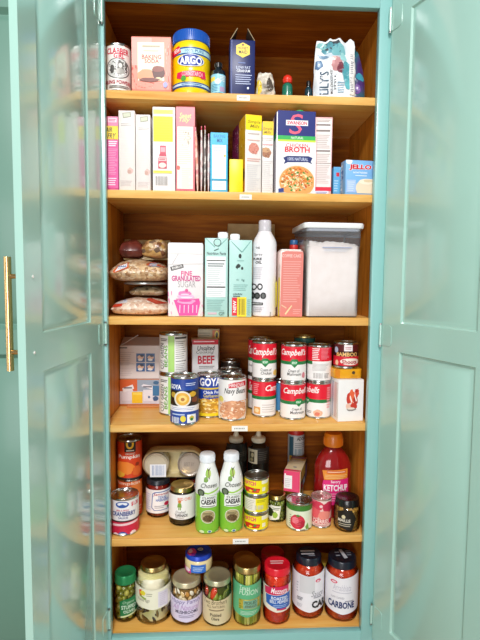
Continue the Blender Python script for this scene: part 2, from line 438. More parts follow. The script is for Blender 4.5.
MB().box(-IW, .05, 0, IW, .07, .12, P_FRAME).build('toe_kick', cab)

RINGS = [(0, 0), (.0028, .005), (.0068, .0055), (.017, .001)]
def panelled(mb, w, z0, z1, px0, px1, panels, y, sgn, mat, rings=RINGS):
    """one door face at local y with recessed panel mouldings; sgn points into the slab"""
    P = lambda x, z, d=0: (x, y + sgn * d, z)
    zs = [z0] + [v for p in panels for v in p] + [z1]
    quads = [(0, z0, px0, z1), (px1, z0, w, z1)] + [(px0, zs[i], px1, zs[i + 1]) for i in range(0, len(zs), 2)]
    o = (lambda q: q) if sgn > 0 else (lambda q: q[::-1])
    for a, b, c, d in quads: mb.add([P(a, b), P(c, b), P(c, d), P(a, d)], [o((0, 1, 2, 3))], mat)
    for p0, p1 in panels:
        prev = None
        for ins, dep in rings:
            r = [P(px0 + ins, p0 + ins, dep), P(px1 - ins, p0 + ins, dep), P(px1 - ins, p1 - ins, dep), P(px0 + ins, p1 - ins, dep)]
            if prev:
                for i in range(4): j = (i + 1) % 4; mb.add([prev[i], prev[j], r[j], r[i]], [o((0, 1, 2, 3))], mat)
            prev = r
        mb.add(prev, [o((0, 1, 2, 3))], mat)
def door(loc, ang, w, px0, px1, panels, sgn, z0=.215, z1=1.935, T=.015):
    mb = MB()
    panelled(mb, w, z0, z1, px0, px1, panels, 0, sgn, P_GREEN); panelled(mb, w, z0, z1, px0, px1, panels, sgn * T, -sgn, P_GREEN)
    ya, yb = 0, sgn * T
    for q in ([(0, ya, z0), (0, yb, z0), (0, yb, z1), (0, ya, z1)], [(w, ya, z0), (w, yb, z0), (w, yb, z1), (w, ya, z1)], [(0, ya, z0), (w, ya, z0), (w, yb, z0), (0, yb, z0)], [(0, ya, z1), (w, ya, z1), (w, yb, z1), (0, yb, z1)]):
        mb.add(q, [(0, 1, 2, 3)], P_GREEN)
    d = mb.build('door', cab, loc, (0, 0, ang), weld=True)
    return d
def hinge(d, z, sgn):
    mb = MB(); y = -sgn * .0016
    b = bmesh.new(); n = 10; pts = []
    hw, hh, r = .017, .027, .009                                      # rounded painted leaf
    for cx, cz, a0 in ((.019 + hw - r, hh - r, 0), (.019 + hw - r, -hh + r, -90)):
        pass
    out = [(.003, hh), ] + [(.003 + 2 * hw - r + r * math.sin(t), hh - r + r * math.cos(t)) for t in [i * PI / 2 / 6 for i in range(7)]] + [(.003 + 2 * hw - r + r * math.cos(t), -hh + r - r * math.sin(t)) for t in [i * PI / 2 / 6 for i in range(7)]] + [(.003, -hh)]
    bv = [b.verts.new((x, y, zz + z)) for x, zz in out]; f = b.faces.new(bv)
    e = bmesh.ops.extrude_face_region(b, geom=[f]); bmesh.ops.translate(b, vec=(0, sgn * .0014, 0), verts=[v for v in e['geom'] if isinstance(v, bmesh.types.BMVert)])
    mb.bm(b, P_GREEN)
    mb.tube([(-.001, -sgn * .004, z - .026), (-.001, -sgn * .004, z + .026)], .0038, P_GREEN, 12)
    mb.tube([(-.001, -sgn * .004, z - .031), (-.001, -sgn * .004, z - .0265)], .0026, STEELD, 10); mb.tube([(-.001, -sgn * .004, z + .0265), (-.001, -sgn * .004, z + .031)], .0026, STEELD, 10)
    h = mb.build('hinge', d)
    for sx, sz in ((.014, .017), (.026, .010), (.014, -.017), (.026, -.010)):
        pass
    return h
def screw_heads(d, spots, sgn, name, r, mat, dep=.001):
    for x, z in spots:
        mb = MB(); M = Matrix.Translation((x, -sgn * .0002, z)) @ Matrix.Rotation(PI / 2 * sgn, 4, 'X')
        mb.lathe([(0, 0), (r, 0), (r, dep * .4), (r * .7, dep), (0, dep)], mat, 12, xf=M); mb.build(name, d)
PAN = [(.2763, 1.0258), (1.0993, 1.857)]
dl = door((-.3535, -.0245, 0), math.radians(-97.1), .3896, .0874, .3273, PAN, -1)
dr = door((.3735, -.0305, 0), math.radians(-69.94), .366, .068, .297, PAN, 1)
dl['label'] = 'left door swung open, its inside face reflecting the shelves'; dr['label'] = 'right door swung wide open beyond the shelves'
for d, s in ((dl, -1), (dr, 1)):
    for z in (.285, 1.063, 1.858): hinge(d, z, s)
screw_heads(dr, [(.013, 1.878), (.027, 1.872), (.013, 1.842), (.029, 1.848)], 1, 'screw', .0027, solid('#2b3432', .5))
screw_heads(dr, [(.015, 1.079), (.028, 1.070), (.015, 1.047), (.028, 1.053), (.015, .30), (.015, .27)], 1, 'screw', .0024, P_GREEN)
screw_heads(dl, [(.015, 1.079), (.015, 1.047), (.015, .30), (.015, .27)], -1, 'screw', .0024, P_GREEN)
screw_heads(dl, [(.360, 1.205), (.360, 1.066)], -1, 'handle_screw', .0034, solid('#e9ebe6', .25, .3), .0015)
hb = MB(); yo = -.0155
hb.tube([(.360, yo - .031, 1.0315), (.360, yo - .031, 1.2405)], .0064, BRASS, 16)
for z in (1.205, 1.066): hb.tube([(.360, yo, z), (.360, yo - .031, z)], .0045, BRASS, 12)
hb.build('bar_handle', dl)['label'] = 'brushed brass bar handle'

# ------------------------------------------------------------------ the neighbouring cabinet and the room
nx = thing('neighbouring_cabinet', 'closed sage green cabinet beside the pantry, behind the brass handle', 'cabinet', (-.60, 0, 0))
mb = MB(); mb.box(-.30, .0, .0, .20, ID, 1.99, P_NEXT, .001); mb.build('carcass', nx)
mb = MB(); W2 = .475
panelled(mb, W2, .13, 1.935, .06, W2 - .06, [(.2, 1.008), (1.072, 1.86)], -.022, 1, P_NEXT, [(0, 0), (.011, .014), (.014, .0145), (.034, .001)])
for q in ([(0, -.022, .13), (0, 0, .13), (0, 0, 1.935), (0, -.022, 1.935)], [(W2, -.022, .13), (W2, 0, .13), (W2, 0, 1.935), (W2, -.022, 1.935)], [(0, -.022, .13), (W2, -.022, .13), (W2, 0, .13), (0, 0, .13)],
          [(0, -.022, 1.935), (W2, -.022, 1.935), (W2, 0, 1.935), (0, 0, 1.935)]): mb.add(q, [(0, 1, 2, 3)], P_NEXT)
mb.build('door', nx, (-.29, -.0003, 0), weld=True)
for nm, b_, m_ in (('floor', (-2.5, -4.5, -.05, 2.5, .4, 0), wood('floor_boards', '#7d6a55', '#9c8468', '#b39c80', 'X', .4, .5)), ('wall_back', (-2.5, .31, 0, 2.5, .4, 2.6), paint('wall_paint', '#dcdad2', .7))):
    o = MB().box(*b_, m_).build(nm); o['kind'] = 'structure'

# ------------------------------------------------------------------ camera and light
L_LEFT, L_RIGHT, L_FRONT, L_CEIL, L_WORLD = 12, 32, 36, 72, .18
cam = bpy.data.cameras.new('camera'); co = bpy.data.objects.new('camera', cam); C.objects.link(co)
cam.sensor_fit = 'VERTICAL'; cam.sensor_height = 24; cam.lens = 24 * FOC / 640; cam.clip_start = .02
R3 = Matrix([[ROT[i][0], ROT[i][2], -ROT[i][1]] for i in range(3)])
co.matrix_world = Matrix.Translation(Vector(EYE.tolist())) @ R3.to_4x4()
bpy.context.scene.camera = co
def area(name, loc, target, sx, sy, power, col=(1, 1, 1)):
    l = bpy.data.lights.new(name, 'AREA'); l.shape = 'RECTANGLE'; l.size = sx; l.size_y = sy; l.energy = power; l.color = col
    o = bpy.data.objects.new(name, l); C.objects.link(o); o.location = loc
    o.rotation_euler = (Vector(target) - Vector(loc)).to_track_quat('-Z', 'Y').to_euler()
    return o
area('left_fill_light', (-2.7, -1.0, 1.35), (.4, -.2, 1.1), 1.3, 1.5, L_LEFT, (1, .99, .97))  # added fill to brighten the open right door; no window known here
area('right_fill_light', (2.7, -1.1, 1.2), (-.4, -.2, 1.0), 1.3, 1.5, L_RIGHT, (1, .99, .97))  # added fill that lifts the open left door, from an invented source
area('front_window_light', (-.75, -3.1, .95), (0, 0, .6), 1.3, 1.2, L_FRONT, (.97, .985, 1))
area('ceiling_lamp', (-.2, -2.35, 2.9), (0, 0, .5), .6, .4, L_CEIL, (1, .98, .965))
w = bpy.data.worlds.new('room_light'); bpy.context.scene.world = w; w.use_nodes = True
w.node_tree.nodes['Background'].inputs[0].default_value = (.95, .98, 1, 1); w.node_tree.nodes['Background'].inputs[1].default_value = L_WORLD
vs = bpy.context.scene.view_settings; vs.view_transform = 'Standard'; vs.look = 'None'; vs.gamma = 1; vs.use_curve_mapping = False; vs.exposure = 0

# ------------------------------------------------------------------ shared builders for bags and bottles
def fbm(x, y, seed=0, s=1.0):
    from mathutils import noise
    return noise.noise(Vector((x * s + seed * 7.3, y * s - seed * 3.1, seed * 1.7))) + .5 * noise.noise(Vector((x * s * 2.3 + seed, y * s * 2.3, seed * 2.9)))
def pouch(name, label, cat, loc, rz, w, h, t, mat, art=None, seed=1, amp=.004, taper=.25, group=None, tilt=0, lean=0.0, crown=0.0, sc=5, rough=.28, parent=None):
    """upright pouch: full at the foot, thin at the sealed top, creased all over"""
    def base(u, v):
        ed = 1 - abs(2 * u - 1) ** 4; th = t * ed ** .6 * ((1 - v) ** .55 if v < 1 else 0) * .9 + .0012
        x = (u - .5) * w * (1 - taper * v ** 3) + lean * v; z = h * v * (1 - .03 * abs(math.sin(u * 9 + seed))) + (crown * fbm(u, 0, seed, 3) * v * v)
        return x, th, z
    n = lambda u, v: amp * fbm(u, v * h / w, seed, sc)
    F = lambda u, v, off=0: (base(u, v)[0], -base(u, v)[1] / 2 + n(u, v) * min(1, v * 6) - off, base(u, v)[2])
    B = lambda u, v: (base(u, v)[0], base(u, v)[1] / 2 + n(u, v) * min(1, v * 6), base(u, v)[2])
    mb = MB(); mb.grid(F, 22, 28, mat); mb.grid(B, 22, 28, mat, flip=True)
    rim = [(u / 22, 0) for u in range(23)]
    mb.add([F(*p) for p in rim] + [B(*p) for p in rim], [(i, i + 23, i + 24, i + 1) for i in range(22)], mat)
    for u in (0, 1):
        e = [(u, j / 28) for j in range(29)]; mb.add([F(*p) for p in e] + [B(*p) for p in e], [(i, i + 1, i + 30, i + 29) for i in range(28)], mat)
    e = [(i / 22, 1) for i in range(23)]; mb.add([F(*p) for p in e] + [B(*p) for p in e], [(i, i + 1, i + 24, i + 23) for i in range(22)], mat)
    if art:
        def mp(a, b, off):
            v = min(1, max(0, b / h)); u = min(1, max(0, (a - lean * v) / (w * (1 - taper * v ** 3)) + .5)); return F(u, v, off)
        mb.art(art, flat_pix(loc, rz, -t / 3), mp, cut=(w / 14, h / 16), off=.0004, rough=rough)
    o = mb.build(name, parent, loc, (tilt, 0, rz), sharp=60)
    if label: tag(o, label, cat, group)
    return o
def pillow(name, label, cat, loc, rz, w, d, h, mat, art=None, seed=1, amp=.004, sc=4, group=None, seam=.38, rough=.25):
    """a filled bag lying flat"""
    f = lambda u, v: (max(0, 1 - abs(2 * u - 1) ** 2.6) * max(0, 1 - abs(2 * v - 1) ** 2.6)) ** .5
    XY = lambda u, v: ((u - .5) * w * (1 - .06 * abs(2 * v - 1) ** 2), (v - .5) * d * (1 - .06 * abs(2 * u - 1) ** 2))
    nz = lambda u, v: amp * fbm(u * w / d, v, seed, sc)
    T = lambda u, v, off=0: (XY(u, v)[0], XY(u, v)[1] - off, h * (seam + (1 - seam) * f(u, v)) * .94 + nz(u, v) * f(u, v) + off * .6)
    Bt = lambda u, v: (*XY(u, v), max(0, h * seam * (1 - f(u, v) ** .5)))
    mb = MB(); mb.grid(T, 26, 22, mat); mb.grid(Bt, 26, 22, mat, flip=True)
    if art:
        def mp(a, b, off):
            u = min(.98, max(.02, a / w + .5)); lo, hi = 0.0, .5
            for _ in range(18):
                m = (lo + hi) / 2
                if T(u, m)[2] < b: lo = m
                else: hi = m
            return T(u, lo, off)
        mb.art(art, flat_pix(loc, rz, -d * .42), mp, cut=(w / 18, h / 12), off=.0006, rough=rough)
    o = mb.build(name, None, loc, (0, 0, rz), sharp=70, weld=True); return tag(o, label, cat, group)
def cap_prof(r, z0, z1, b=.0015): return [(0, z0), (r - b * .4, z0), (r, z0 + b * .5), (r, z1 - b), (r - b * .4, z1 - b * .3), (r - b, z1), (0, z1)]
def ribbed(mb, r, z0, z1, n, mat, dep=.0006):
    for i in range(n):
        a = 2 * PI * i / n; mb.box(-.0006, -dep, z0, .0006, dep, z1, mat, xf=Matrix.Rotation(a, 4, 'Z') @ Matrix.Translation((0, -r, 0)))

# ================================================================== top shelf
Y1 = .012
A = Art('a')
A.text('CLABBER', 70, 276, 196, 312, '#d3123f', .03).text('GIRL', 108, 308, 172, 338, '#d3123f', .03)
A.ell(134, 395, 66, 60, '#3a3937').ell(134, 395, 62, 56, '#d8d8d5').specks(74, 342, 194, 448, 26, ['#8d8a86', '#4a4846', '#f0efec'], .11, 8, True).blob(148, 376, 18, 22, '#6d6966', 5).ell(148, 380, 11, 14, '#e9e6e1').blob(148, 412, 26, 18, '#b5b1ac', 4).blob(100, 400, 12, 26, '#5b5855', 6).ell(180, 380, 8, 14, '#6f6c69')
A.text('BAKING POWDER', 62, 464, 206, 486, '#b3133b', .02).lines(84, 494, 196, 512, 2, '#6b6562')
can('baking_powder_can', 'white baking powder can with red lettering beside the left door on the top shelf', 'a', 60, 211, 248, 0, Y=Y1, art=A, base='#f3f0ea')

A = Art('a')
A.rect(213, 218, 440, 522, '#f08f7c').rect(213, 218, 330, 380, '#f3a79c').rect(248, 246, 402, 470, '#f3ecd2').lines(275, 262, 378, 278, 1, '#b9a98f', .7).lines(282, 290, 370, 302, 1, '#cdbfa6', .6)
A.text('BAKING', 272, 318, 386, 344, '#e0524f', .02).text('SODA', 288, 344, 372, 368, '#e0524f', .02)
A.specks(214, 380, 250, 520, 7, ['#e2553f', '#d9463a'], .16, 3).specks(404, 225, 438, 520, 9, ['#e2553f', '#f6b7a6'], .14, 5).specks(250, 475, 400, 520, 7, ['#e2553f', '#f6b7a6'], .1, 9)
A.blob(300, 440, 56, 36, '#e59a72', 3).blob(370, 425, 38, 40, '#5b2a25', 4).blob(366, 402, 36, 18, '#8d4a3f', 6).ell(370, 461, 20, 10, '#f2dcae').blob(318, 466, 60, 12, '#7a3a31', 8).blob(410, 495, 14, 18, '#9fa0d8', 2)
carton('baking_soda_box', 'coral pink baking soda box with a cream panel and cake picture', 'box', 'a', 211, 442, 213, 0, Y=.010, depth=.045, body='#e98775', art=A, rz=-.03)

# corn starch canister
X, Yf, r, H = measure('b', 35, 218, 60, 0, Y1, dia=True); loc = (X, Yf + r, SH[0] + .0004)
t = thing('corn_starch_canister', 'big yellow corn starch canister with a blue screw lid', 'canister', loc)
zl = onp(PX('b', 127), PYv('b', 117), 1, Yf)[2] - SH[0]
prof = [(0, .001), (r * .86, .001), (r * .95, .003), (r, .009), (r, H * .34), (r * .985, H * .37), (r * .985, H * .42), (r, H * .45), (r, zl - .014), (r * .97, zl - .005), (r * .9, zl + .001), (r * .86, zl + .004)]
YEL = solid('#fbd709', .3, 0, .3); mb = MB(); mb.lathe(prof, YEL, 48); mb.build('canister_body', t)
mb = MB(); rl = r * .955; BLU = solid('#1f59b5', .35); mb.lathe([(rl - .002, zl), (rl, zl + .001), (rl, H - .003), (rl - .002, H), (rl - .005, H), (rl - .006, H - .0015), (0, H - .0015)], BLU, 48); ribbed(mb, rl, zl + .002, H - .004, 60, BLU, .0007); mb.build('screw_lid', t)
A = Art('b'); A.rect(-40, 152, 300, 188, '#1d5c9d').rect(-40, 160, 300, 181, '#bfe6ee').text('100% PURE', 96, 164, 186, 178, '#1d5c9d', .01).rect(-40, 320, 300, 346, '#1d4f8f').rect(-40, 326, 300, 337, '#c9e3f2').lines(80, 327, 175, 335, 1, '#3d6ea8', .6)
A.poly([(38, 168), (72, 152), (78, 186), (42, 200)], '#e01f37').text('NEW', 46, 164, 72, 184, '#ffffff', .02)
A.ell(124, 216, 62, 30, '#e8eef8').ell(124, 216, 58, 27, '#2a3f9f').text('ARGO', 72, 198, 176, 236, '#ffffff', .035)
A.poly([(62, 272), (188, 262), (194, 296), (172, 300), (160, 292), (92, 298), (78, 304), (58, 296)], '#e0245a').text('CORN STARCH', 82, 270, 178, 292, '#ffd1d8', .015).blob(90, 305, 12, 14, '#4fa43a', 3)
lb = MB(); lb.art(A, cyl_pix(loc, r), cyl_map(r), cut=(.13, None), off=.0003); lb.build('paper_label', t)

def small_bottle(name, label, k, xl, xr, ytop, ycap, yb, sh, Y, glass, capm, art, group=None, neck=.5, z0=None, shoulder=.72, cat='bottle'):
    X, Yf, r, H = measure(k, xl, xr, ytop, sh, Y, None, True, z0); z = SH[sh] if z0 is None else z0
    if Y is None: X, Yf, r, H = measure(k, xl, xr, ytop, sh, None, yb, True, z0)
    loc = (X, Yf + r, z + .0004); t = thing(name, label, cat, loc, group=group)
    zc = H * (1 - (PYv(k, ycap) - PYv(k, ytop)) / (PYv(k, yb) - PYv(k, ytop)))
    p = [(0, .001), (r * .88, .001), (r, .005), (r, H * shoulder * .9), (r * .93, H * shoulder), (r * neck, min(zc - .003, H * (shoulder + .1))), (r * neck * .95, zc)]
    MB().lathe(p, glass, 36).build('bottle_body', t)
    c = MB(); c.lathe(cap_prof(r * neck * 1.12, zc, H), capm, 30); ribbed(c, r * neck * 1.12, zc + .002, H - .002, 28, capm, .0004); c.build('cap', t)
    if art: l = MB(); l.art(art, cyl_pix(loc, r), cyl_map(r), cut=(.14, None), off=.0004); l.build('paper_label', t)
    return t
A = Art('b'); A.rect(216, 282, 296, 372, '#8fd2ea').rect(216, 300, 240, 320, '#f5e05a').lines(226, 330, 262, 366, 5, '#2f6d94', .35).lines(262, 290, 288, 320, 4, '#eaf6fa', .5).blob(254, 318, 16, 14, '#dff2fa', 2).rect(262, 345, 284, 368, '#b9a2c9')
small_bottle('extract_bottle', 'little dark extract bottle with black cap and pale blue label', 'b', 221, 291, 217, 240, 375, 0, .018, solid('#17222b', .1, 0, .5), solid('#151515', .35), A, neck=.46, shoulder=.74)

# graham cracker box with its flaps open
A = Art('b')
A.poly([(374, 132), (407, 148), (407, 188), (374, 205), (342, 188), (342, 148)], '#f7d534').text('HONEY', 350, 152, 399, 166, '#3a2a20', .01).text('MAID', 354, 170, 396, 186, '#3a2a20', .01).ell(374, 143, 6, 5, '#8a5a1a')
A.lines(352, 226, 386, 234, 1, '#566fb2', .6).text('LOW FAT', 342, 246, 410, 260, '#c8d2ee', .01).text('GRAHAM', 344, 262, 408, 276, '#e6ebf8', .015).lines(338, 284, 416, 336, 5, '#aeb9dd', .4, 4).blob(398, 352, 5, 6, '#dfe6f8', 3).rect(318, 120, 322, 378, '#24408f')
o, W, H, loc = carton('graham_cracker_box', 'dark blue cracker box with yellow hexagon badge and open top flaps', 'box', 'b', 312, 432, 120, 0, Y=.022, depth=.055, body='#10205f', art=A, rz=.04, ret=True)
KR = solid('#4f3a2c', .8); KR2 = solid('#9a8667', .8)
def flap(sx):
    mb = MB(); M = Matrix.Translation((sx * (W / 2 - .0012), .0275, H)) @ Matrix.Rotation(sx * math.radians(-32), 4, 'Y')
    mb.box(-.0007, -.0255, 0, .0007, .0255, .034, KR, .0002, M); mb.box(-.0009, -.0268, 0, .0009, -.0255, .034, KR2, 0, M); mb.build('flap', o)
flap(-1); flap(1)

pouch('open_snack_bag', 'small crumpled white and yellow bag folded open beside the blue cracker box', 'bag', ((onp(PX('c', 57), 85, 1, .06)[0]), .06, SH[0] + .0008), .2, .054, .078, .03, mottled('crumpled_white_foil', ['#8c8274', '#e9e2d4', '#c7bcab'], 35, .5, 0, 'noise'),
      Art('c').blob(32, 212, 12, 30, '#f0d23b', 4).blob(74, 200, 12, 30, '#5a5148', 5), 5, .008, .3, sc=3.2)
# tiny green bottle with a round red cap
p = onp(PX('c', 138), 86, 1, .05); loc = (p[0], .05, SH[0] + .0004); fs = (onp(PX('c', 140), 75.5, 1, .05)[2] - SH[0]) / .057
t = thing('food_colouring_bottle', 'tiny green bottle with a round red cap, beside the crumpled white bag', 'bottle', loc)
GR = solid('#14705a', .35, 0, .3)
MB().lathe([(0, .0005), (.0125, .0005), (.014, .002), (.014, fs * .030), (.012, fs * .036), (.0065, fs * .040), (.006, fs * .041)], GR, 24).build('bottle_body', t)
mb = MB(); mb.lathe([(0, fs * .0395), (.0105, fs * .0395), (.0128, fs * .043), (.0132, fs * .048), (.011, fs * .053), (.006, fs * .0565), (0, fs * .057)], solid('#e0321f', .35, 0, .3), 24); mb.build('cap', t)
p = onp(PX('c', 216), 88, 1, .05); loc = (p[0], .05, SH[0] + .0004)
t = thing('dropper_bottle', 'tiny dark bottle with a black cap, close to the silver chocolate bag', 'bottle', loc)
MB().lathe([(0, .0005), (.009, .0005), (.0105, .002), (.0105, .030), (.009, .036), (.005, .040), (.005, .043)], solid('#1d3b45', .15, 0, .4), 24).build('bottle_body', t)
MB().lathe(cap_prof(.0062, .042, .056), solid('#111111', .4), 20).build('cap', t)

# chocolate pouches
A = Art('c')
A.poly([(264, 40), (330, 34), (352, 78), (318, 84), (284, 66)], '#41474f').blob(300, 62, 34, 22, '#5a99a8', 3).blob(330, 72, 26, 24, '#77b4bb', 5).blob(268, 48, 20, 14, '#8fc2c4', 7).poly([(244, 112), (264, 104), (272, 126), (252, 146), (242, 138)], '#5f7ea5').blob(257, 122, 9, 13, '#87a3c2', 4)
A.poly([(250, 82), (282, 84), (292, 98), (262, 96)], '#7494b0').blob(320, 122, 20, 26, '#c98f92', 6).blob(310, 104, 9, 8, '#e7c3bd', 3).blob(336, 140, 14, 20, '#7c3f4d', 8).blob(356, 152, 16, 40, '#4d9aa6', 9).blob(362, 195, 14, 28, '#62b3bb', 2).blob(346, 100, 12, 16, '#9bd0d2', 5)
A.text('LILY\u2019S', 256, 152, 290, 240, '#35506b', .004, 0, 90).text('MILK CHOCOLATE', 296, 145, 306, 238, '#4b4247', .012, 0, 90).text('STYLE', 310, 162, 318, 222, '#4b4247', .01, 0, 90).lines(322, 190, 350, 236, 5, '#8aa7bd', .4)
A.poly([(366, 60), (388, 52), (386, 240), (368, 240)], '#f3f1ef').lines(370, 80, 384, 232, 22, '#8d8690', .4, 6)
SIL = mottled('silvery_pouch_film', ['#c9d6e2', '#f2f4f6', '#dfe6ec'], 12, .25, 0, 'noise')
X0, X1 = onp(PX('c', 236), 70, 1, .03)[0], onp(PX('c', 392), 70, 1, .03)[0]
loc = ((X0 + X1) / 2, .035, SH[0] + .0008); hh = onp(335, PYv('c', 36), 1, .03)[2] - SH[0]
o = pouch('chocolate_chip_bag', 'silver and teal chocolate bag with tall sideways lettering', 'bag', loc, 0, X1 - X0, hh, .040, SIL, A, 3, .007, .12, crown=.02, sc=3.4)
A = Art('c').blob(408, 172, 18, 16, '#3fa6bd', 3).blob(395, 220, 14, 20, '#7a57a3', 5).blob(372, 34, 20, 10, '#23252b', 4).blob(345, 30, 24, 9, '#5c7f86', 6)
X1b = onp(PX('c', 428), 80, 1, .085)[0]
pouch('baking_chip_bag', 'dark teal and purple bag peeping out behind the silver chocolate bag', 'bag', (X1b - .05, .098, SH[0] + .0008), -.15, .1, .165, .036, mottled('dark_teal_film', ['#16191d', '#2f6f7d', '#51377a', '#1a1d22'], 9, .3, 0, 'noise'), A, 8, .007, .45, crown=.02, sc=3)

# ================================================================== second shelf: boxes
Y2 = .012
def simple(k, x0, x1, y0, y1, pic, logo=True):
    A = Art(k); w = x1 - x0
    A.lines(x0 + .15 * w, y0 + 75, x0 + .85 * w, y0 + 96, 2, '#b9b2b0', .45).lines(x0 + .12 * w, y0 + 120, x1 - .12 * w, y1 - 130, 14, '#e4dcda', .3, 5)
    A.poly([(x0 + .24 * w, y0 + 16), (x0 + .74 * w, y0 + 8), (x0 + .77 * w, y0 + 38), (x0 + .28 * w, y0 + 46)], '#8d8f7a').poly([(x0 + .28 * w, y0 + 19), (x0 + .70 * w, y0 + 12), (x0 + .73 * w, y0 + 35), (x0 + .31 * w, y0 + 42)], '#c9cbb4')
    if pic: A.blob(x0 + .72 * w, y1 - 105, .18 * w, 20, '#dbb7b0', 4).blob(x0 + .66 * w, y1 - 100, .12 * w, 12, '#c9a093', 6)
    A.lines(x0 + .12 * w, y1 - 48, x1 - .15 * w, y1 - 12, 4, '#d5c6c3', .4)
    return A
A = Art('d')
A.rect(40, 98, 122, 155, '#ee86ac').rect(40, 98, 58, 155, '#b32a55').rect(60, 108, 112, 134, '#f7d3e2').lines(64, 112, 106, 130, 2, '#c5608c', .5).rect(40, 156, 122, 236, '#f9d83a').text('AIR', 48, 164, 86, 192, '#3d2a1c', .02, .2).text('FRY', 56, 200, 108, 232, '#4b3320', .015, .35)
A.rect(40, 238, 122, 528, '#e65a9f').rect(40, 238, 60, 528, '#a82a62').lines(64, 244, 116, 280, 3, '#f6e3ef', .6).lines(62, 290, 118, 450, 16, '#f3a7cb', .35).lines(44, 262, 58, 510, 26, '#e79abf', .5).lines(62, 465, 112, 515, 4, '#fbd7e8', .5)
carton('coating_mix_box', 'pink seasoning box with a yellow AIR FRY band against the left door', 'box', 'd', 40, 121, 99, 1, Y=.014, depth=.12, body='#d84f93', art=A, rz=.0)
GB = 'pale baking mix boxes'
o, W, H, loc = carton('baking_mix_box', 'taller plain white mix box next to the pink seasoning box', 'box', 'd', 123, 221, 63, 1, Y=.010, depth=.14, body='#e6dcd7', art=simple('d', 123, 221, 63, 530, True), ret=True)
o, W, H, loc = carton('baking_mix_box', 'shorter plain white mix box with a loose tab on top', 'box', 'd', 230, 319, 88, 1, Y=.012, depth=.13, body='#e2dad7', art=simple('d', 230, 322, 88, 538, True), ret=True, dx=-.0022)
MB().box(-W * .3, 0, -.002, W * .32, .002, .012, solid('#b9bd8a', .5), .0003, Matrix.Translation((0, .05, H)) @ Matrix.Rotation(-.12, 4, 'Y')).build('flap', o)
A = Art('d')
A.rect(332, 58, 449, 84, '#f5e26b').lines(345, 64, 435, 78, 2, '#d8b93b', .4).rect(332, 98, 449, 250, '#f4f000').lines(338, 108, 444, 246, 9, '#c6c013', .28, 7, .2)
A.rect(372, 274, 408, 320, '#d3566b').rect(376, 284, 404, 312, '#e9a5b0').poly([(372, 320), (408, 320), (413, 352), (413, 412), (361, 412), (361, 352)], '#c9495f').rect(364, 338, 410, 366, '#f0c3c4').lines(368, 344, 406, 362, 2, '#b63850', .5).ell(387, 392, 22, 16, '#f3d8cf')
A.rect(332, 424, 444, 440, '#f1e86a').lines(340, 427, 436, 437, 1, '#c9bd2f', .5).bars(346, 458, 418, 512, '#a8a29f', 18)
carton('breading_mix_box', 'white box with a bright yellow panel above a pink bottle picture', 'box', 'd', 327, 463, 42, 1, Y=.011, depth=.13, body='#eae6e6', art=A)
A = Art('e')
A.rect(166, 40, 266, 140, '#f08690').text('Sweet', 184, 68, 248, 98, '#f8e28d', .012, .3).text('Tilly', 182, 94, 240, 124, '#f8e28d', .012, .3).rect(172, 142, 256, 476, '#f4eadb')
A.lines(176, 158, 250, 345, 17, '#d9cbbb', .32, 4).lines(196, 362, 250, 470, 10, '#d9cdbd', .32, 9).blob(178, 362, 10, 12, '#ec6b62', 3).specks(200, 170, 246, 250, 10, ['#c9b9a8', '#b9a795'], .16, 6).rect(166, 474, 266, 484, '#dd6a76')
carton('cookie_mix_box', 'pink topped cream box with yellow script lettering, beside thin pouches', 'box', 'e', 165, 266, 36, 1, Y=.010, depth=.14, body='#ea8590', art=A)
# thin seasoning pouches standing on edge
def packet(label, k, xl, xr, yt, ph, rz, m1, m2, seed):
    a, b = onp(PX(k, xl), 160, 1, .016)[0], onp(PX(k, xr), 160, 1, .016)[0]; zt = onp(PX(k, xl), PYv(k, yt), 1, .016)[2] - SH[1]
    w = b - a; mb = MB(); D = .105
    half = lambda u, v, s: ((s * w / 2) * (math.sin(PI * v) ** .5 if 0 < v < 1 else 0) * (math.sin(PI * min(1, u + .02)) ** .35 if u < .98 else .05) + .0015 * fbm(u * 3, v * 5, seed, 2) * math.sin(PI * v) + s * .0006 + .006 * (v - .4) * (seed % 3 - 1), u * D, v * zt)
    mb.grid(lambda u, v: half(u, v, -1), 12, 18, m1, flip=False); mb.grid(lambda u, v: half(u, v, 1), 12, 18, m1, flip=True)
    mb.box(-.0012 + .006 * .55 * (seed % 3 - 1), -.0005, zt * .94, .0012 + .006 * .55 * (seed % 3 - 1), D * .95, zt * 1.0, m2, .0004)
    for j in range(18):
        v0, v1 = j / 18, (j + 1) / 18; mb.add([half(0, v0, -1), half(0, v0, 1), half(0, v1, 1), half(0, v1, -1)], [(0, 1, 2, 3)], m1)
    o = mb.build('seasoning_packet', None, ((a + b) / 2, .016, SH[1] + .0006), (0, 0, rz)); tag(o, label, 'packet', 'seasoning packets standing on edge'); return o
RD = mottled('red_print_film', ['#c23049', '#f0d9cc', '#d98263', '#e5bba3'], 28, .3, 0, 'noise'); PK = mottled('pink_print_film', ['#f0e7e4', '#d9b3b0', '#efe3df', '#86282f'], 25, .3, 0, 'noise')
BK = mottled('dark_print_film', ['#221b1b', '#e4dcd6', '#3d2b2a', '#cfc4bd'], 22, .3, 0, 'noise')
packet('orange and red packet on edge, leaning on the pink topped cream box', 'e', 264, 288, 146, .1, 0, RD, solid('#e88ba3', .3), 3)
packet('white and black packet on edge with a red top, second of the thin packets', 'e', 292, 309, 140, .1, 0, PK, solid('#c9203a', .3), 4)
packet('dark packet on edge with a red and white top, third of the thin packets', 'e', 311, 328, 138, .1, 0, BK, solid('#dd4c62', .3), 7)
packet('pale packet on edge with a pink top, next to the light blue box', 'e', 331, 347, 180, .1, 0, PK, solid('#e79aae', .3), 10)
A = Art('e')
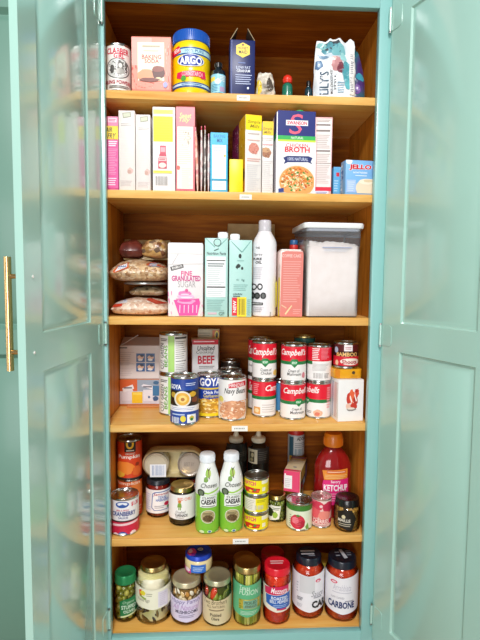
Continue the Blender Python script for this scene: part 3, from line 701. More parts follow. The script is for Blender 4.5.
A.rect(350, 174, 441, 238, '#46bdec').text('BAKING', 366, 184, 428, 202, '#2a86c4', .02).text('MIX', 384, 206, 414, 226, '#1d5f9f', .02).rect(358, 240, 432, 420, '#f2f4f8').lines(366, 250, 424, 275, 3, '#b0b4c8', .4).lines(364, 290, 426, 412, 12, '#d3d3dc', .35, 3).blob(426, 298, 6, 7, '#f0c24b', 2).rect(350, 424, 441, 430, '#2f9dbf').rect(358, 432, 432, 480, '#e9f1f6').lines(366, 440, 424, 474, 4, '#c3cbd6', .4)
carton('cake_mix_box', 'slim light blue box with a white panel beside the small yellow box', 'box', 'e', 349, 442, 174, 1, Y=.010, depth=.11, body='#49bdea', art=A, rz=.03)
carton('yeast_box', 'small plain bright yellow box in front of the maroon patterned box side', 'box', 'f', 26, 108, 356, 1, Y=.004, depth=.017, body='#fbe00b')
A = Art('f')
A.rect(122, 90, 222, 182, '#fbe11b').text('Simple', 136, 122, 212, 146, '#6b5a1e', .004, .25).text('Mills', 150, 148, 206, 168, '#8d7a2a', .004, .25).lines(136, 196, 206, 210, 1, '#c9b7b0', .5).lines(134, 236, 208, 248, 1, '#d9a9a0', .5)
A.blob(172, 292, 32, 34, '#d98f80', 3).specks(146, 264, 198, 318, 9, ['#a8574a', '#f0b5a6'], .12, 4, True).lines(132, 348, 212, 372, 2, '#dba9a0', .45).lines(130, 384, 214, 545, 14, '#dedada', .3, 5)
L = Art('f'); L.rect(45, 120, 121, 555, '#8c1f56').rect(84, 100, 121, 555, '#f3b51c').specks(48, 190, 90, 350, 26, ['#f0c6d8', '#d75b91', '#5b1038'], .08, 6).specks(90, 140, 118, 350, 14, ['#c4480f', '#fbe88b'], .08, 7).blob(112, 450, 8, 40, '#7a4320', 2)
carton('muffin_mix_box', 'nearer yellow topped mix box with cookie picture and maroon patterned side', 'box', 'f', 121, 222, 90, 1, Y=.010, depth=.15, body='#ebe6e2', art=A, left=L, rz=.19, top='#e8852b')
A = Art('f')
A.rect(224, 128, 292, 212, '#f6cf1b').text('Simple', 228, 164, 284, 184, '#6b5216', .004, .25).text('Mills', 234, 186, 276, 202, '#7d6420', .004, .25).lines(226, 226, 286, 246, 2, '#cdbfb9', .4).blob(248, 318, 30, 30, '#a9714f', 3).blob(246, 300, 26, 16, '#c99a6f', 5).specks(226, 296, 272, 340, 7, ['#6b3a22', '#5a2f1c'], .12, 4, True).lines(226, 262, 286, 275, 1, '#e0a2a5', .5).lines(224, 362, 288, 548, 16, '#dcd8d8', .3, 5)
carton('muffin_mix_box', 'yellow topped mix box with muffin picture, tucked against the broth carton', 'box', 'f', 225, 291, 128, 1, Y=.018, depth=.14, body='#efeae6', art=A, rz=.02)
# broth carton
X, Yf, W, H = measure('g', -135, 86, 68, 1, .008)
A = Art('f')
A.rect(316, 66, 543, 216, '#1c2a78').text('S', 386, 84, 466, 206, '#f0607e', .0, .1).rect(366, 122, 498, 154, '#f5f3f5').text('SWANSON', 374, 127, 492, 149, '#d1294f', .03)
A.rect(316, 216, 543, 240, '#34b559').text('NATURAL', 396, 221, 470, 235, '#eaf6e2', .01).rect(316, 240, 543, 252, '#c9e046').rect(316, 252, 543, 560, '#f3f2f2')
A.text('CHICKEN', 366, 262, 498, 284, '#e0484f', .01).text('BROTH', 358, 282, 508, 316, '#e03a46', .035)
A.poly([(348, 350), (372, 338), (500, 336), (524, 346), (514, 370), (524, 384), (496, 372), (376, 376), (352, 388), (360, 368)], '#23306f').text('100% NATURAL', 376, 346, 498, 366, '#cfd8f0', .01)
o, W, H, loc = carton('broth_carton', 'blue and white chicken broth carton with a noodle bowl picture', 'carton', 'g', -133, 86, 70, 1, Y=.008, depth=.065, body='#eceaec', art=None, left=Art('f').rect(296, 66, 316, 200, '#2a2f74').rect(296, 200, 318, 232, '#2fa35a').rect(296, 232, 318, 560, '#dcd8de').lines(298, 300, 314, 540, 18, '#a9a0b4', .4), ret=True, rz=.05)
B = Art('f'); B.ell(430, 490, 116, 104, '#e9e4dc').ell(430, 492, 106, 96, '#e7a45c').specks(326, 400, 536, 556, 34, ['#f3d79a', '#d9562b', '#f7ecc8', '#4d8a34', '#c9681f', '#f4e2a8', '#e3842f'], .085, 8, True)
mb = MB(); fp, fm = flat_pix(loc, .05), flat_map()
mb.art(A, fp, fm, off=.0003)
def clampz(a, b, off): return (min(W / 2, max(-W / 2, a)), -off, max(.001, b))
mb.art(B, fp, clampz, off=.0021); mb.art(Art('f').poly([(318, 534), (350, 528), (352, 552), (320, 556)], '#2c3d86'), fp, fm, off=.0034)
mb.build('printed_front', o)
cp = MB(); cp.lathe(cap_prof(.0115, H - .001, H + .0085), solid('#2aa052', .35), 28, xf=Matrix.Translation((.012, .015, 0))); cp.build('cap', o)
A = Art('g')
A.rect(96, 106, 176, 492, '#f1e4e2').lines(98, 110, 172, 126, 2, '#a99c98', .5).lines(92, 136, 172, 146, 1, '#463d3c', .7).lines(92, 166, 170, 182, 1, '#7d726f', .6).lines(92, 194, 168, 276, 8, '#c2b5b2', .4).lines(92, 282, 170, 294, 1, '#6b605e', .6).lines(92, 302, 170, 352, 5, '#cabdb9', .4).rect(90, 356, 174, 359, '#8a7d7a').lines(92, 366, 168, 474, 11, '#cfc2be', .35).rect(84, 492, 182, 514, '#d7193c').rect(84, 514, 160, 536, '#d9dcee').lines(92, 518, 152, 532, 2, '#7a86b8', .5)
carton('stuffing_mix_box', 'tall pale box showing its printed facts panel, behind the broth carton', 'box', 'g', 76, 183, 97, 1, Y=.030, depth=.11, body='#e8b7b8', art=A, rz=-.03)
A = Art('g')
A.ell(278, 346, 18, 16, '#f5f7fa').text('JELLO', 276, 364, 406, 400, '#ffffff', .10).text('JELLO', 278, 365, 404, 399, '#d31d33', .05).text('INSTANT PUDDING', 300, 406, 380, 416, '#f2f7fc', .02).lines(312, 424, 376, 432, 1, '#d7e8f6', .6).rect(262, 450, 314, 522, '#a9c3ee').lines(268, 458, 308, 516, 5, '#cfdef6', .4)
A.poly([(316, 480), (330, 462), (400, 446), (428, 446), (428, 528), (322, 528), (314, 505)], '#ecd9bd').ell(378, 462, 46, 16, '#f3e6cf').ell(384, 458, 26, 8, '#e4cba6').rect(414, 340, 428, 534, '#6fb0e6')
G = Art('g'); G.rect(214, 345, 246, 530, '#9db7d6').lines(217, 372, 240, 520, 7, '#e7eef6', .6).blob(240, 410, 5, 14, '#5b6fae', 2).blob(240, 440, 5, 10, '#5b6fae', 4)
carton('pudding_mix_box', 'light blue gelatin pudding box with red lettering at the shelf end', 'box', 'g', 246, 425, 341, 1, Y=.008, depth=.036, body='#7db5e8', art=A, left=G, rz=.09, w=.076, dx=.000)
A = Art('g'); A.rect(188, 380, 222, 528, '#5fb0e2').rect(205, 410, 222, 432, '#d6263c').lines(192, 450, 216, 520, 5, '#a9d3ef', .5)
carton('pudding_mix_box', 'second light blue pudding box, mostly hidden behind the lettered one', 'box', 'g', 188, 300, 379, 1, Y=.062, depth=.034, body='#62afe0', art=A)

# ================================================================== third shelf
Z = SH[2]
hp = lambda x, Y, k='h': onp(PX(k, x), 290, 1, Y)[0]
BEAN = mottled('dry_beans_in_film', ['#b98a62', '#e6c79c', '#a57750', '#f0dcc0'], 130, .3, .5); BEAN2 = mottled('pale_beans_in_film', ['#dcb79c', '#f2dcc8', '#c9967c', '#f6e8da'], 120, .28, .5)
NUT = mottled('shelled_nuts_in_film', ['#4a3522', '#c9b08a', '#8a6f4c', '#e6d9c0'], 90, .3, .6); MIXN = mottled('mixed_nuts_in_film', ['#6b3d2e', '#caa35a', '#a97d5f', '#d9c29b', '#4a2a22'], 75, .3, .7)
xa, xb = hp(52, .03), hp(358, .03); W = xb - xa; cx = (xa + xb) / 2
A = Art('h'); A.poly([(60, 492), (140, 470), (146, 500), (62, 512)], '#e8eaf0').text('***', 92, 484, 136, 500, '#2a55a5', .02).poly([(52, 512), (120, 505), (120, 518), (56, 526)], '#d8452f').poly([(250, 476), (330, 500), (358, 500), (358, 508), (300, 508), (245, 488)], '#c7402f').poly([(120, 548), (358, 540), (358, 566), (120, 568)], '#d8341f').poly([(200, 546), (290, 542), (290, 566), (210, 567)], '#c45a33').specks(140, 545, 350, 566, 9, ['#f07a5a', '#9b2413'], .1, 4)
pillow('dry_bean_bag', 'lowest bag of pale dry beans with red and white label on the left', 'bag', (cx, .112, Z + .0006), .03, W, .19, .050, BEAN2, A, 3, .005)
xa2, xb2 = hp(150, .07), hp(338, .07)
pillow('nut_bag', 'clear bag of shelled nuts squeezed between the two bean bags', 'bag', ((xa2 + xb2) / 2, .145, Z + .0525), 0, xb2 - xa2, .14, .030, NUT, None, 6, .004)
mb = MB(); xa3, xb3 = hp(118, .06), hp(350, .06); w3 = (xb3 - xa3) / 2
mb.lathe([(0, 0), (w3 - .003, 0), (w3, .002), (w3, .005), (w3 - .002, .0065), (w3 - .006, .0065), (w3 - .008, .003), (0, .003)], solid('#b9bcbb', .25, .6), 48, ysc=.95)
o = mb.build('foil_tray', None, ((xa3 + xb3) / 2, .048 + w3, Z + .0845)); tag(o, 'flat silver tray lying between the bean bags', 'tray')
A = Art('h'); A.poly([(98, 312), (152, 290), (158, 322), (80, 350), (72, 340)], '#dd6a3d').poly([(102, 314), (146, 298), (150, 318), (84, 344)], '#eef0f3').text('****', 96, 310, 146, 332, '#3765ad', .02, .2).poly([(245, 296), (262, 290), (350, 292), (356, 322), (250, 310)], '#cc5a35').rect(262, 294, 346, 316, '#7f8fb0').lines(268, 298, 342, 312, 2, '#e2e8f2', .5).specks(120, 330, 340, 380, 16, ['#f3e4d2', '#e9cdb4'], .06, 5)
pillow('dry_bean_bag', 'upper bag of tan dry beans with blue and orange labels, above the silver tray', 'bag', (cx - .002, .118, Z + .092), -.03, W, .19, .064, BEAN, A, 8, .006)
pillow('snack_bag', 'small dark brown bag lying on the bean bags by the cabinet side', 'bag', (hp(170, .1) , .122, Z + .158), .12, .070, .11, .054, mottled('brown_film', ['#3b1714', '#6b2f27', '#54201c'], 20, .25, 0, 'noise'), None, 2, .007)
pillow('mixed_nut_bag', 'clear bag of mixed nuts lying on the upper bean bag beside the sugar', 'bag', (hp(298, .1), .122, Z + .158), -.1, .072, .11, .058, MIXN, None, 5, .006)
pouch('crumpled_wrapper', 'pale yellowish crumpled wrapper behind the brown bag and nut bag', 'wrapper', (hp(240, .2) + .004, .232, Z + .1595), .0, .145, .062, .02, mottled('pale_wrinkled_film', ['#a88a4e', '#d6bd85', '#e7d6a8'], 16, .3, 0, 'noise'), None, 9, .008, .05, sc=6)

# sugar bag
A = Art('i')
A.poly([(40, 303), (222, 298), (222, 303), (40, 309)], '#d6d0cf').lines(60, 230, 105, 300, 1, '#efecec', .02).poly([(62, 300), (98, 240), (100, 242), (66, 302)], '#c9c3c3')
A.poly([(52, 318), (118, 302), (122, 320), (58, 338)], '#4f4b4a').poly([(60, 320), (112, 307), (115, 318), (64, 331)], '#d8d4d2').text('EST. 1908', 68, 310, 110, 327, '#4f4b4a', .01)
A.text('FINE', 108, 338, 164, 362, '#dd3a86', .02).text('GRANULATED', 60, 362, 208, 390, '#c93a86', .03).text('SUGAR', 92, 390, 182, 422, '#a9a3a5', .0)
PKN = '#ea3f9b'
A.poly([(70, 487), (200, 478), (206, 500), (192, 565), (98, 567), (82, 520)], PKN)
for x in (100, 122, 144, 166, 186): A.poly([(x, 512), (x + 5, 512), (x + 3, 552), (x - 1, 552)], '#f7c3e0')
A.blob(135, 492, 48, 16, '#f39aca', 3).blob(132, 470, 44, 16, '#f6b9da', 4).blob(128, 452, 34, 13, '#ee79b6', 5).ell(130, 490, 34, 6, PKN).ell(136, 474, 30, 4, '#f9dcec').ell(128, 458, 22, 4, '#f8cfe5').ell(136, 438, 8, 9, '#d94f92').rect(82, 480, 196, 484, '#e45ba5').specks(42, 440, 66, 560, 7, ['#ea4f9f'], .2, 3).specks(205, 500, 222, 560, 6, ['#ea4f9f'], .2, 5)
o, W, H, loc = carton('sugar_bag', 'white paper sugar bag with a pink cupcake printed on it', 'bag', 'i', 40, 222, 198, 2, Y=.016, depth=.075, body='#ebe5e6', art=A, bev=.003, rz=.02, ret=True)
mb = MB(); mb.box(-W / 2 + .002, .002, H - .001, W / 2 - .002, .045, H + .002, solid('#efebeb', .5), .0006); mb.box(-W / 2 + .004, -.0015, H * .86, W / 2 - .004, .0, H * .995, solid('#f9f7f7', .5), .0004); mb.build('folded_top', o)

MINT = '#b3dcd6'
A = Art('i')
A.poly([(232, 170), (236, 170), (284, 214), (280, 218)], '#7fb3ad').poly([(347, 170), (343, 170), (296, 214), (300, 218)], '#7fb3ad').ell(294, 192, 20, 20, '#3d5452').ell(294, 192, 16, 16, MINT).poly([(275, 232), (300, 222), (302, 226), (280, 236)], '#4a625f')
A.text('Nutrition Facts', 240, 240, 338, 256, '#5a6d6e', .02).rect(238, 264, 336, 472, '#f3f5f5').rect(240, 282, 334, 287, '#333').rect(240, 417, 334, 424, '#333').lines(244, 296, 330, 318, 2, '#69757a', .5).lines(242, 322, 330, 412, 9, '#b9c3c5', .3, 5).lines(242, 430, 330, 466, 4, '#c4ccce', .35)
A.lines(240, 482, 330, 545, 7, '#8fb9b3', .35).rect(244, 550, 290, 560, '#d8b9c4').text('GF', 300, 548, 330, 566, '#5d817c', .02)
G1 = 'mint shelf-stable milk cartons'
def milk(label, k, xl, xr, yt, Y, art, cx0, cx1, cy, rz=0):
    o, W, H, loc = carton('milk_carton', label, 'carton', k, xl, xr, yt, 2, Y=Y, depth=.062, body=MINT, art=art, rz=rz, ret=True)
    xc = onp((PX(k, cx0) + PX(k, cx1)) / 2, PYv(k, yt), 1, Y + .03)[0] - loc[0]; r = (PX(k, cx1) - PX(k, cx0)) / 2 * 1.31 / FOC
    M = Matrix.Translation((xc, .03, 0)); mb = MB(); m = solid('#f1f3f4', .4)
    mb.lathe([(0, H), (r * 1.15, H), (r * 1.15, H + .003), (r, H + .004), (r, H + .0165), (r - .0015, H + .018), (0, H + .018)], m, 28, xf=M)
    for i in range(30): mb.box(-.0005, -.0005, H + .005, .0005, .0005, H + .016, m, xf=M @ Matrix.Rotation(i * PI / 15, 4, 'Z') @ Matrix.Translation((0, -r, 0)))
    mb.build('screw_cap', o); return o
milk('mint green milk carton with a printed facts table, beside the sugar bag', 'i', 230, 348, 170, .012, A, 298, 347, 0)
A = Art('i')
A.poly([(362, 186), (366, 186), (422, 240), (418, 244)], '#6a9d97').poly([(466, 186), (462, 186), (420, 238), (424, 244)], '#7fb3ad').blob(410, 262, 8, 12, '#27332f', 3).blob(402, 312, 11, 11, '#27332f', 4).poly([(386, 318), (396, 306), (398, 330)], '#27332f').blob(421, 324, 6, 8, '#27332f', 5).lines(395, 280, 430, 290, 1, '#93bfb9', .5).text('41  0g', 390, 378, 432, 392, '#5c827d', .01).lines(376, 404, 450, 440, 4, '#93bfb9', .35).text('LEARN', 374, 452, 420, 462, '#3d5452', .02).lines(374, 464, 410, 472, 1, '#3d5452', .5)
A.rect(394, 472, 442, 572, '#f8df2c').rect(368, 474, 395, 566, '#dc2436').text('NEW', 374, 490, 390, 550, '#ffffff', .02, 0, 90).bars(402, 480, 436, 562, '#8a7b22', 9).lines(446, 480, 464, 566, 9, '#93bfb9', .4)
milk('mint green milk carton with a red and yellow sticker at its foot', 'i', 355, 472, 180, .012, A, 362, 409, 0, .03)
X, Yf, W, H = measure('j', -62, 180, 95, 2, .20)
o = MB().box(-W / 2, 0, 0, W / 2, .06, H, mottled('kraft_board', ['#a9895c', '#bd9e70'], 30, .7, 0, 'noise'), .002).build('kraft_box', None, (X, .21, Z + .0004)); tag(o, 'tan cardboard box at the back behind the mint cartons and white spray bottle', 'box')

# spray oil bottle
X, Yf, r, H = measure('j', 66, 188, 72, 2, .012, dia=True); loc = (X, Yf + r, Z + .0004)
t = thing('cooking_spray_bottle', 'tall white spray bottle with a clear cap and black icons', 'bottle', loc)
zt = lambda y: onp(PX('j', 127), PYv('j', y), 1, Yf)[2] - Z
zs, zn = zt(200), zt(133)
prof = [(0, .001), (r * .9, .001), (r * .97, .003), (r, .009), (r, zs), (r * .97, zs + (zn - zs) * .2), (r * .85, zs + (zn - zs) * .5), (r * .66, zs + (zn - zs) * .8), (r * .56, zn), (r * .5, zn + .002), (0, zn + .002)]
MB().lathe(prof, solid('#f1edf2', .3, 0, .3), 48).build('bottle_body', t)
mb = MB(); mb.lathe([(r * .52, zn + .0005), (r * .54, zn + .002), (r * .52, H - .004), (r * .49, H - .001), (r * .45, H), (0, H)], solid('#cdc8cf', .25, 0, .4), 36); mb.build('cap', t)
A = Art('j'); A.text('THE', 80, 214, 102, 224, '#333', .02).text('Spray', 74, 246, 116, 262, '#555', .0).text('PURE', 70, 270, 112, 282, '#222', .03).text('OIL', 80, 286, 112, 300, '#222', .03).lines(68, 316, 120, 380, 6, '#cbc5cd', .35)
for cx, cy in ((74, 418), (103, 418), (66, 462), (90, 464), (119, 464)): A.ell(cx, cy, 14, 17, '#222').ell(cx, cy, 8, 10, '#eceaee' if cy < 430 else '#555')
A.rect(60, 498, 118, 511, '#2b2b2b').lines(66, 502, 112, 508, 1, '#ddd', .5).lines(64, 520, 122, 548, 3, '#bdb7bf', .35).lines(150, 545, 156, 570, 1, '#bbb', .9).poly([(176, 400), (186, 380), (188, 520), (178, 520)], '#f0e83a')
lb = MB(); lb.art(A, cyl_pix(loc, r), cyl_map(prof_r(prof)), cut=(.14, .01), off=.0004); lb.build('printed_label', t)

# coral brick-shaped coffee packet
A = Art('j'); A.poly([(212, 244), (232, 236), (318, 238), (322, 250), (320, 572), (206, 570)], '#e2857c').text('COFFEE CAKE', 216, 252, 312, 268, '#f6d3cb', .01).lines(220, 284, 312, 500, 18, '#efaea6', .3, 4, .25).poly([(228, 556), (262, 512), (266, 516), (234, 562)], '#f3d9a8').poly([(212, 508), (238, 524), (236, 530), (210, 514)], '#eebfa0').lines(270, 530, 312, 560, 3, '#efaea6', .35)
L = Art('j'); L.rect(196, 370, 212, 572, '#f5e000').rect(196, 300, 212, 370, '#f1e2d9')
o, W, H, loc = carton('cake_mix_packet', 'coral red packet with cream edges between the spray bottle and the flour bin', 'packet', 'j', 204, 326, 232, 2, Y=.016, depth=.06, body='#f1d9d2', art=A, left=L, rz=.06, bev=.006, ret=True)
mb = MB(); mb.box(-W * .42, .008, H - .001, W * .42, .05, H + .003, solid('#f3ebe4', .5), .001); mb.build('folded_top', o)
X = onp(PX('j', 284), 245, 1, .11)[0] - .004; zt2 = onp(PX('j', 287), PYv('j', 180), 1, .11)[2] - Z
t = thing('sprinkle_bottle', 'bottle with a blue cap and red neck just behind the coral packet', 'bottle', (X, .115, Z + .0004))
MB().lathe([(0, .001), (.013, .001), (.0145, .004), (.0145, zt2 - .05), (.012, zt2 - .036), (.0115, zt2 - .014)], mottled('sprinkles', ['#f2c53a', '#e2493a', '#4a8fd0', '#f3efe4'], 160, .4, .2), 30).build('bottle_body', t)
MB().lathe([(.0122, zt2 - .034), (.0126, zt2 - .030), (.0126, zt2 - .016), (.0118, zt2 - .014)], solid('#c9302a', .4), 24).build('neck_ring', t)
MB().lathe(cap_prof(.0115, zt2 - .0135, zt2), solid('#2a5d8f', .4), 24).build('cap', t)

# flour bin
k = 'k'; Yb = .016
a = onp(PX(k, 54), PYv(k, 400), 1, Yb)[0]; b = onp(PX(k, 340), PYv(k, 400), 1, Yb)[0]; W = b - a; cx = (a + b) / 2
zr = onp(PX(k, 200), PYv(k, 118), 1, Yb)[2] - Z; D = .165
t = thing('flour_container', 'large clear storage bin full of white flour with a white lid', 'container', (cx, Yb, Z + .0004), .05)
def rr_ring(w, d, r, z, n=5):
    pts = []
    for sx, sy, a0 in ((1, 1, 0), (-1, 1, 90), (-1, -1, 180), (1, -1, 270)):
        for i in range(n + 1):
            q = math.radians(a0 + 90 * i / n); pts.append((sx * (w / 2 - r) + r * math.cos(q), d / 2 * 0 + sy * (d / 2 - r) + r * math.sin(q), z))
    return pts
def loft(mb, rings, mat, cap0=True, cap1=True, smooth=True, yc=0):
    n = len(rings[0]); vs = [(p[0], p[1] + yc, p[2]) for r_ in rings for p in r_]
    fs = [(j * n + i, j * n + (i + 1) % n, (j + 1) * n + (i + 1) % n, (j + 1) * n + i) for j in range(len(rings) - 1) for i in range(n)]
    if cap0: fs.append(tuple(range(n))[::-1])
    if cap1: fs.append(tuple(range((len(rings) - 1) * n, len(rings) * n)))
    mb.add(vs, fs, mat, smooth)
mb = MB(); loft(mb, [rr_ring(W * .93, D * .95, .012, .001), rr_ring(W * .96, D * .97, .013, .004), rr_ring(W * .965, D * .97, .013, zr * .5), rr_ring(W, D, .014, zr - .008), rr_ring(W * 1.03, D * 1.02, .015, zr - .005), rr_ring(W * 1.03, D * 1.02, .015, zr - .001)], PLASTIC, True, False, yc=D / 2)
mb.build('clear_bin', t)
FLO = mottled('flour', ['#e6dfdc', '#ece6e4'], 40, .9, .15, 'noise')
zf = onp(PX(k, 200), PYv(k, 188), 1, Yb)[2] - Z; mb = MB(); w1, w2, d1 = W * .945, W * .968, D * .95
loft(mb, [rr_ring(w1, d1, .011, .0035), rr_ring(w1, d1, .011, .008), rr_ring(W * .947, d1, .011, zf * .5), rr_ring(w2 * .985, D * .965, .012, zf - .012)], FLO, True, False, yc=D / 2)
wf, df = w2 * .985, D * .965
def ftop(u, v):
    x = (u - .5) * wf; y = v * df + (D - df) / 2; ed = min(u, 1 - u, v, 1 - v)
    return x, y, zf - .012 + (0 if ed < .001 else .010 + .011 * (.5 - u) + .006 * fbm(u * 2, v * 2, 4, 2.6) + .004 * fbm(u * 8, v * 8, 3, 2))
mb.grid(ftop, 28, 24, FLO); mb.build('flour', t)['kind'] = 'stuff'
GS = solid('#a9b0bd', .4); mb = MB(); zl0 = zr - .001; zl1 = onp(PX(k, 200), PYv(k, 92), 1, Yb)[2] - Z
loft(mb, [rr_ring(W * .985, D * .985, .013, zr - .009), rr_ring(W * .985, D * .985, .013, zl0)], GS, False, False, yc=D / 2); mb.build('gasket', t)
mb = MB(); LW, LD = W * 1.10, D * 1.04
loft(mb, [rr_ring(LW * .985, LD * .985, .016, zl0 + .0004), rr_ring(LW, LD, .017, zl0 + .003), rr_ring(LW, LD, .017, zl1 - .003), rr_ring(LW * .985, LD * .985, .016, zl1)], solid('#eef0f1', .3, 0, .2), yc=D / 2); mb.build('lid', t)
A = Art(k); A.lines(140, 216, 290, 222, 1, '#9aa3c0', .8).lines(148, 226, 275, 240, 2, '#c9cede', .35)
mb = MB(); mb.art(A, flat_pix((cx, Yb, Z), .05), flat_map(), off=.0012); mb.build('embossed_mark', t)

# ================================================================== fourth shelf
Z = SH[3]
o, W, H, loc = carton('card_box', 'orange, white and blue box with a yellow cup picture, under the white picture box', 'box', 'l', 117, 345, 336, 3, yb=482, depth=.09, body='#cf7a3a', art=None, ret=True, dx=.003)
A = Art('l'); A.rect(119, 338, 215, 400, '#d9622b').rect(215, 338, 343, 400, '#9aa7b8').rect(119, 400, 343, 470, '#d8d3da').poly([(132, 385), (190, 364), (198, 386), (142, 412)], '#f1eef1').poly([(236, 372), (248, 362), (304, 372), (300, 392)], '#eceaf0').poly([(132, 410), (192, 390), (190, 452), (132, 452)], '#e4dfe6').lines(142, 376, 186, 388, 1, '#6b6472', .6).lines(248, 370, 296, 382, 1, '#6b6472', .6)
A.rect(186, 404, 244, 466, '#f3c713').rect(192, 408, 238, 420, '#f8dd55').rect(248, 392, 300, 455, '#e6e3ea').rect(300, 370, 343, 425, '#2b6f9f').blob(318, 354, 16, 10, '#2f5f86', 3).blob(316, 440, 16, 14, '#2a4f7f', 4).blob(280, 432, 6, 7, '#4d6690', 5).rect(119, 470, 343, 480, '#c9712f')
mb = MB(); mb.art(A, flat_pix(loc, 0), flat_map(), off=.0003); mb.build('printed_front', o)
lb = MB(); lb.box(-W * .32, -.022, .0002, W * .5, -.0006, .0045, solid('#d98a4a', .5), .0006); lb.build('open_flap', o)
zt = Z + H + .0008
A = Art('l'); A.rect(104, 152, 340, 330, '#ddd3d0').lines(112, 158, 160, 168, 1, '#6f6768', .7).lines(112, 182, 200, 262, 7, '#c2b6b6', .3, 5).rect(110, 250, 200, 252, '#9a8f90').lines(112, 270, 196, 318, 5, '#c9bebd', .3)
for x, y in ((210, 194), (264, 194), (210, 246), (264, 246)):
    A.rect(x, y, x + 47, y + 46, '#2f5f9c').blob(x + 24, y + 22, 18, 12, '#e2b79a', x + y).blob(x + 22, y + 34, 14, 7, '#f1efee', x).blob(x + 30, y + 12, 10, 7, '#1d2f4f', y)
X, Yf, W2_, H2 = measure('l', 104, 343, 152, 3, Y=loc[1] + .002, z0=zt)
o2, W, H, loc = carton('sealing_jar_box', 'white picture-instruction box stacked on the orange card box', 'box', 'l', 104, 343, 152, 3, Y=loc[1] + .002, depth=.085, body='#d9cfcb', art=A, z0=zt, ret=True, dx=.0085)
mb = MB(); M = Matrix.Translation((0, .004, H)) @ Matrix.Rotation(math.radians(18), 4, 'X'); mb.box(-W * .49, 0, 0, W * .45, .06, .0012, solid('#cbbfba', .6), 0, M); mb.build('top_flap', o2)
mb = MB(); mb.tube([(-W * .47, .003, H + .001), (-W * .1, .02, H + .030)], .0011, solid('#e2dcda', .4), 6); mb.build('loose_tie', o2)

# two stacked white cans with green sideways lettering
def veg_art(y0, y1, full):
    A = Art('m'); h = y1 - y0
    A.rect(20, y0 + 14, 172, y1 - 8, '#e9e6e4').rect(66, y0 + 14, 98, y1 - 8, '#a6d36a')
    A.text('CUT GREEN', 28, y0 + 50, 44, y1 - 24, '#3f3f3d', .01, 0, 90).text('BEANS', 46, y0 + 60, 63, y1 - 34, '#69a343', .02, 0, 90).lines(28, y0 + 24, 62, y0 + 40, 2, '#55524f', .5)
    A.rect(102, y0 + 18, 158, y1 - 14, '#f4f2f0').rect(102, y0 + 18, 158, y0 + 28, '#4b4949').lines(104, y0 + 36, 154, y0 + 130, 9, '#8e8a88', .3, 6).rect(104, y0 + 138, 156, y0 + 141, '#333').lines(104, y0 + 150, 150, y1 - 18, 4, '#a39f9c', .3)
    return A
GS_ = 'white vegetable cans with green stripe'
b0 = can('vegetable_can', 'white can with a green stripe, lower of the stack behind the blue hummus can', 'm', 20, 162, 262, 3, yb=497, art=veg_art(286, 495, 0), base='#eceae8')
r0, h0 = DIM[b0.name]; z1 = Z + h0 + .001
Yf0 = b0.location.y - r0
b1 = can('vegetable_can', 'white can with a green stripe and facts panel, upper of the stack', 'm', 22, 164, 66, 3, Y=Yf0, art=veg_art(78, 282, 1), base='#eceae8', z0=z1, r=r0, ring=True)

A = Art('m')
A.rect(60, 300, 240, 350, '#1d3f96').text('GOYA', 82, 336, 132, 360, '#f6f6f8', .035).lines(156, 326, 206, 344, 2, '#cfd8f0', .4).rect(60, 368, 240, 446, '#2a1d16').blob(95, 388, 12, 14, '#c9a23b', 3).blob(190, 384, 18, 14, '#d8a92c', 4).blob(200, 410, 14, 14, '#7b3d22', 5)
A.ell(140, 410, 42, 40, '#e8e0d2').ell(140, 410, 34, 32, '#e6ae42').ell(140, 410, 22, 18, '#f3d27b').ell(140, 412, 10, 9, '#b2702b').rect(60, 446, 240, 474, '#f1eef2').lines(88, 452, 200, 468, 2, '#9aa0c6', .35).rect(60, 474, 240, 536, '#22489d').lines(90, 482, 150, 494, 1, '#c2cde8', .5).bars(88, 500, 124, 534, '#f1f1f3', 12).ell(142, 510, 14, 16, '#e3cf3a').rect(162, 486, 204, 528, '#f2f2f4').blob(184, 504, 12, 12, '#d8c049', 4).ell(184, 510, 7, 8, '#2d7a3b')
can('hummus_can', 'blue can with a hummus bowl picture at the front of the shelf', 'm', 78, 221, 274, 3, yb=545, art=A, base='#22489d')
A = Art('m')
A.rect(200, 300, 330, 415, '#1b3fa0').text('GOYA', 226, 304, 330, 346, '#f6f6f8', .035).rect(200, 354, 330, 362, '#e8c72e').text('Chick Peas', 244, 368, 330, 384, '#f1f3f8', .02).text('Garbanzos', 244, 386, 326, 402, '#e9d46a', .01).rect(200, 412, 330, 490, '#c9922a').specks(214, 408, 340, 482, 26, ['#f4cf58', '#e9b53a', '#f9e39a', '#b87b1d'], .15, 5).rect(200, 482, 330, 500, '#f0d21f')
can('chickpea_can', 'blue and yellow chickpea can, between the blue hummus can and the navy bean can', 'm', 208, 342, 268, 3, yb=508, art=A, base='#1b3fa0')
A = Art('m')
A.rect(290, 320, 490, 512, '#efeceb').poly([(372, 334), (396, 326), (458, 322), (458, 346), (372, 356)], '#cf2036').text('HANOVER', 376, 330, 450, 350, '#f6dfe0', .02).text('Navy Beans', 350, 356, 456, 392, '#2e2c2d', .012, .25).blob(335, 410, 12, 16, '#e2d36a', 3).blob(392, 466, 66, 48, '#d99b74', 6, 22, .15).specks(330, 420, 458, 514, 26, ['#f6cba6', '#eeb187', '#fbe3cc', '#c98560'], .11, 7)
can('navy_bean_can', 'white navy bean can with a red tag and bean picture', 'm', 319, 462, 278, 3, yb=524, art=A, base='#efeceb')
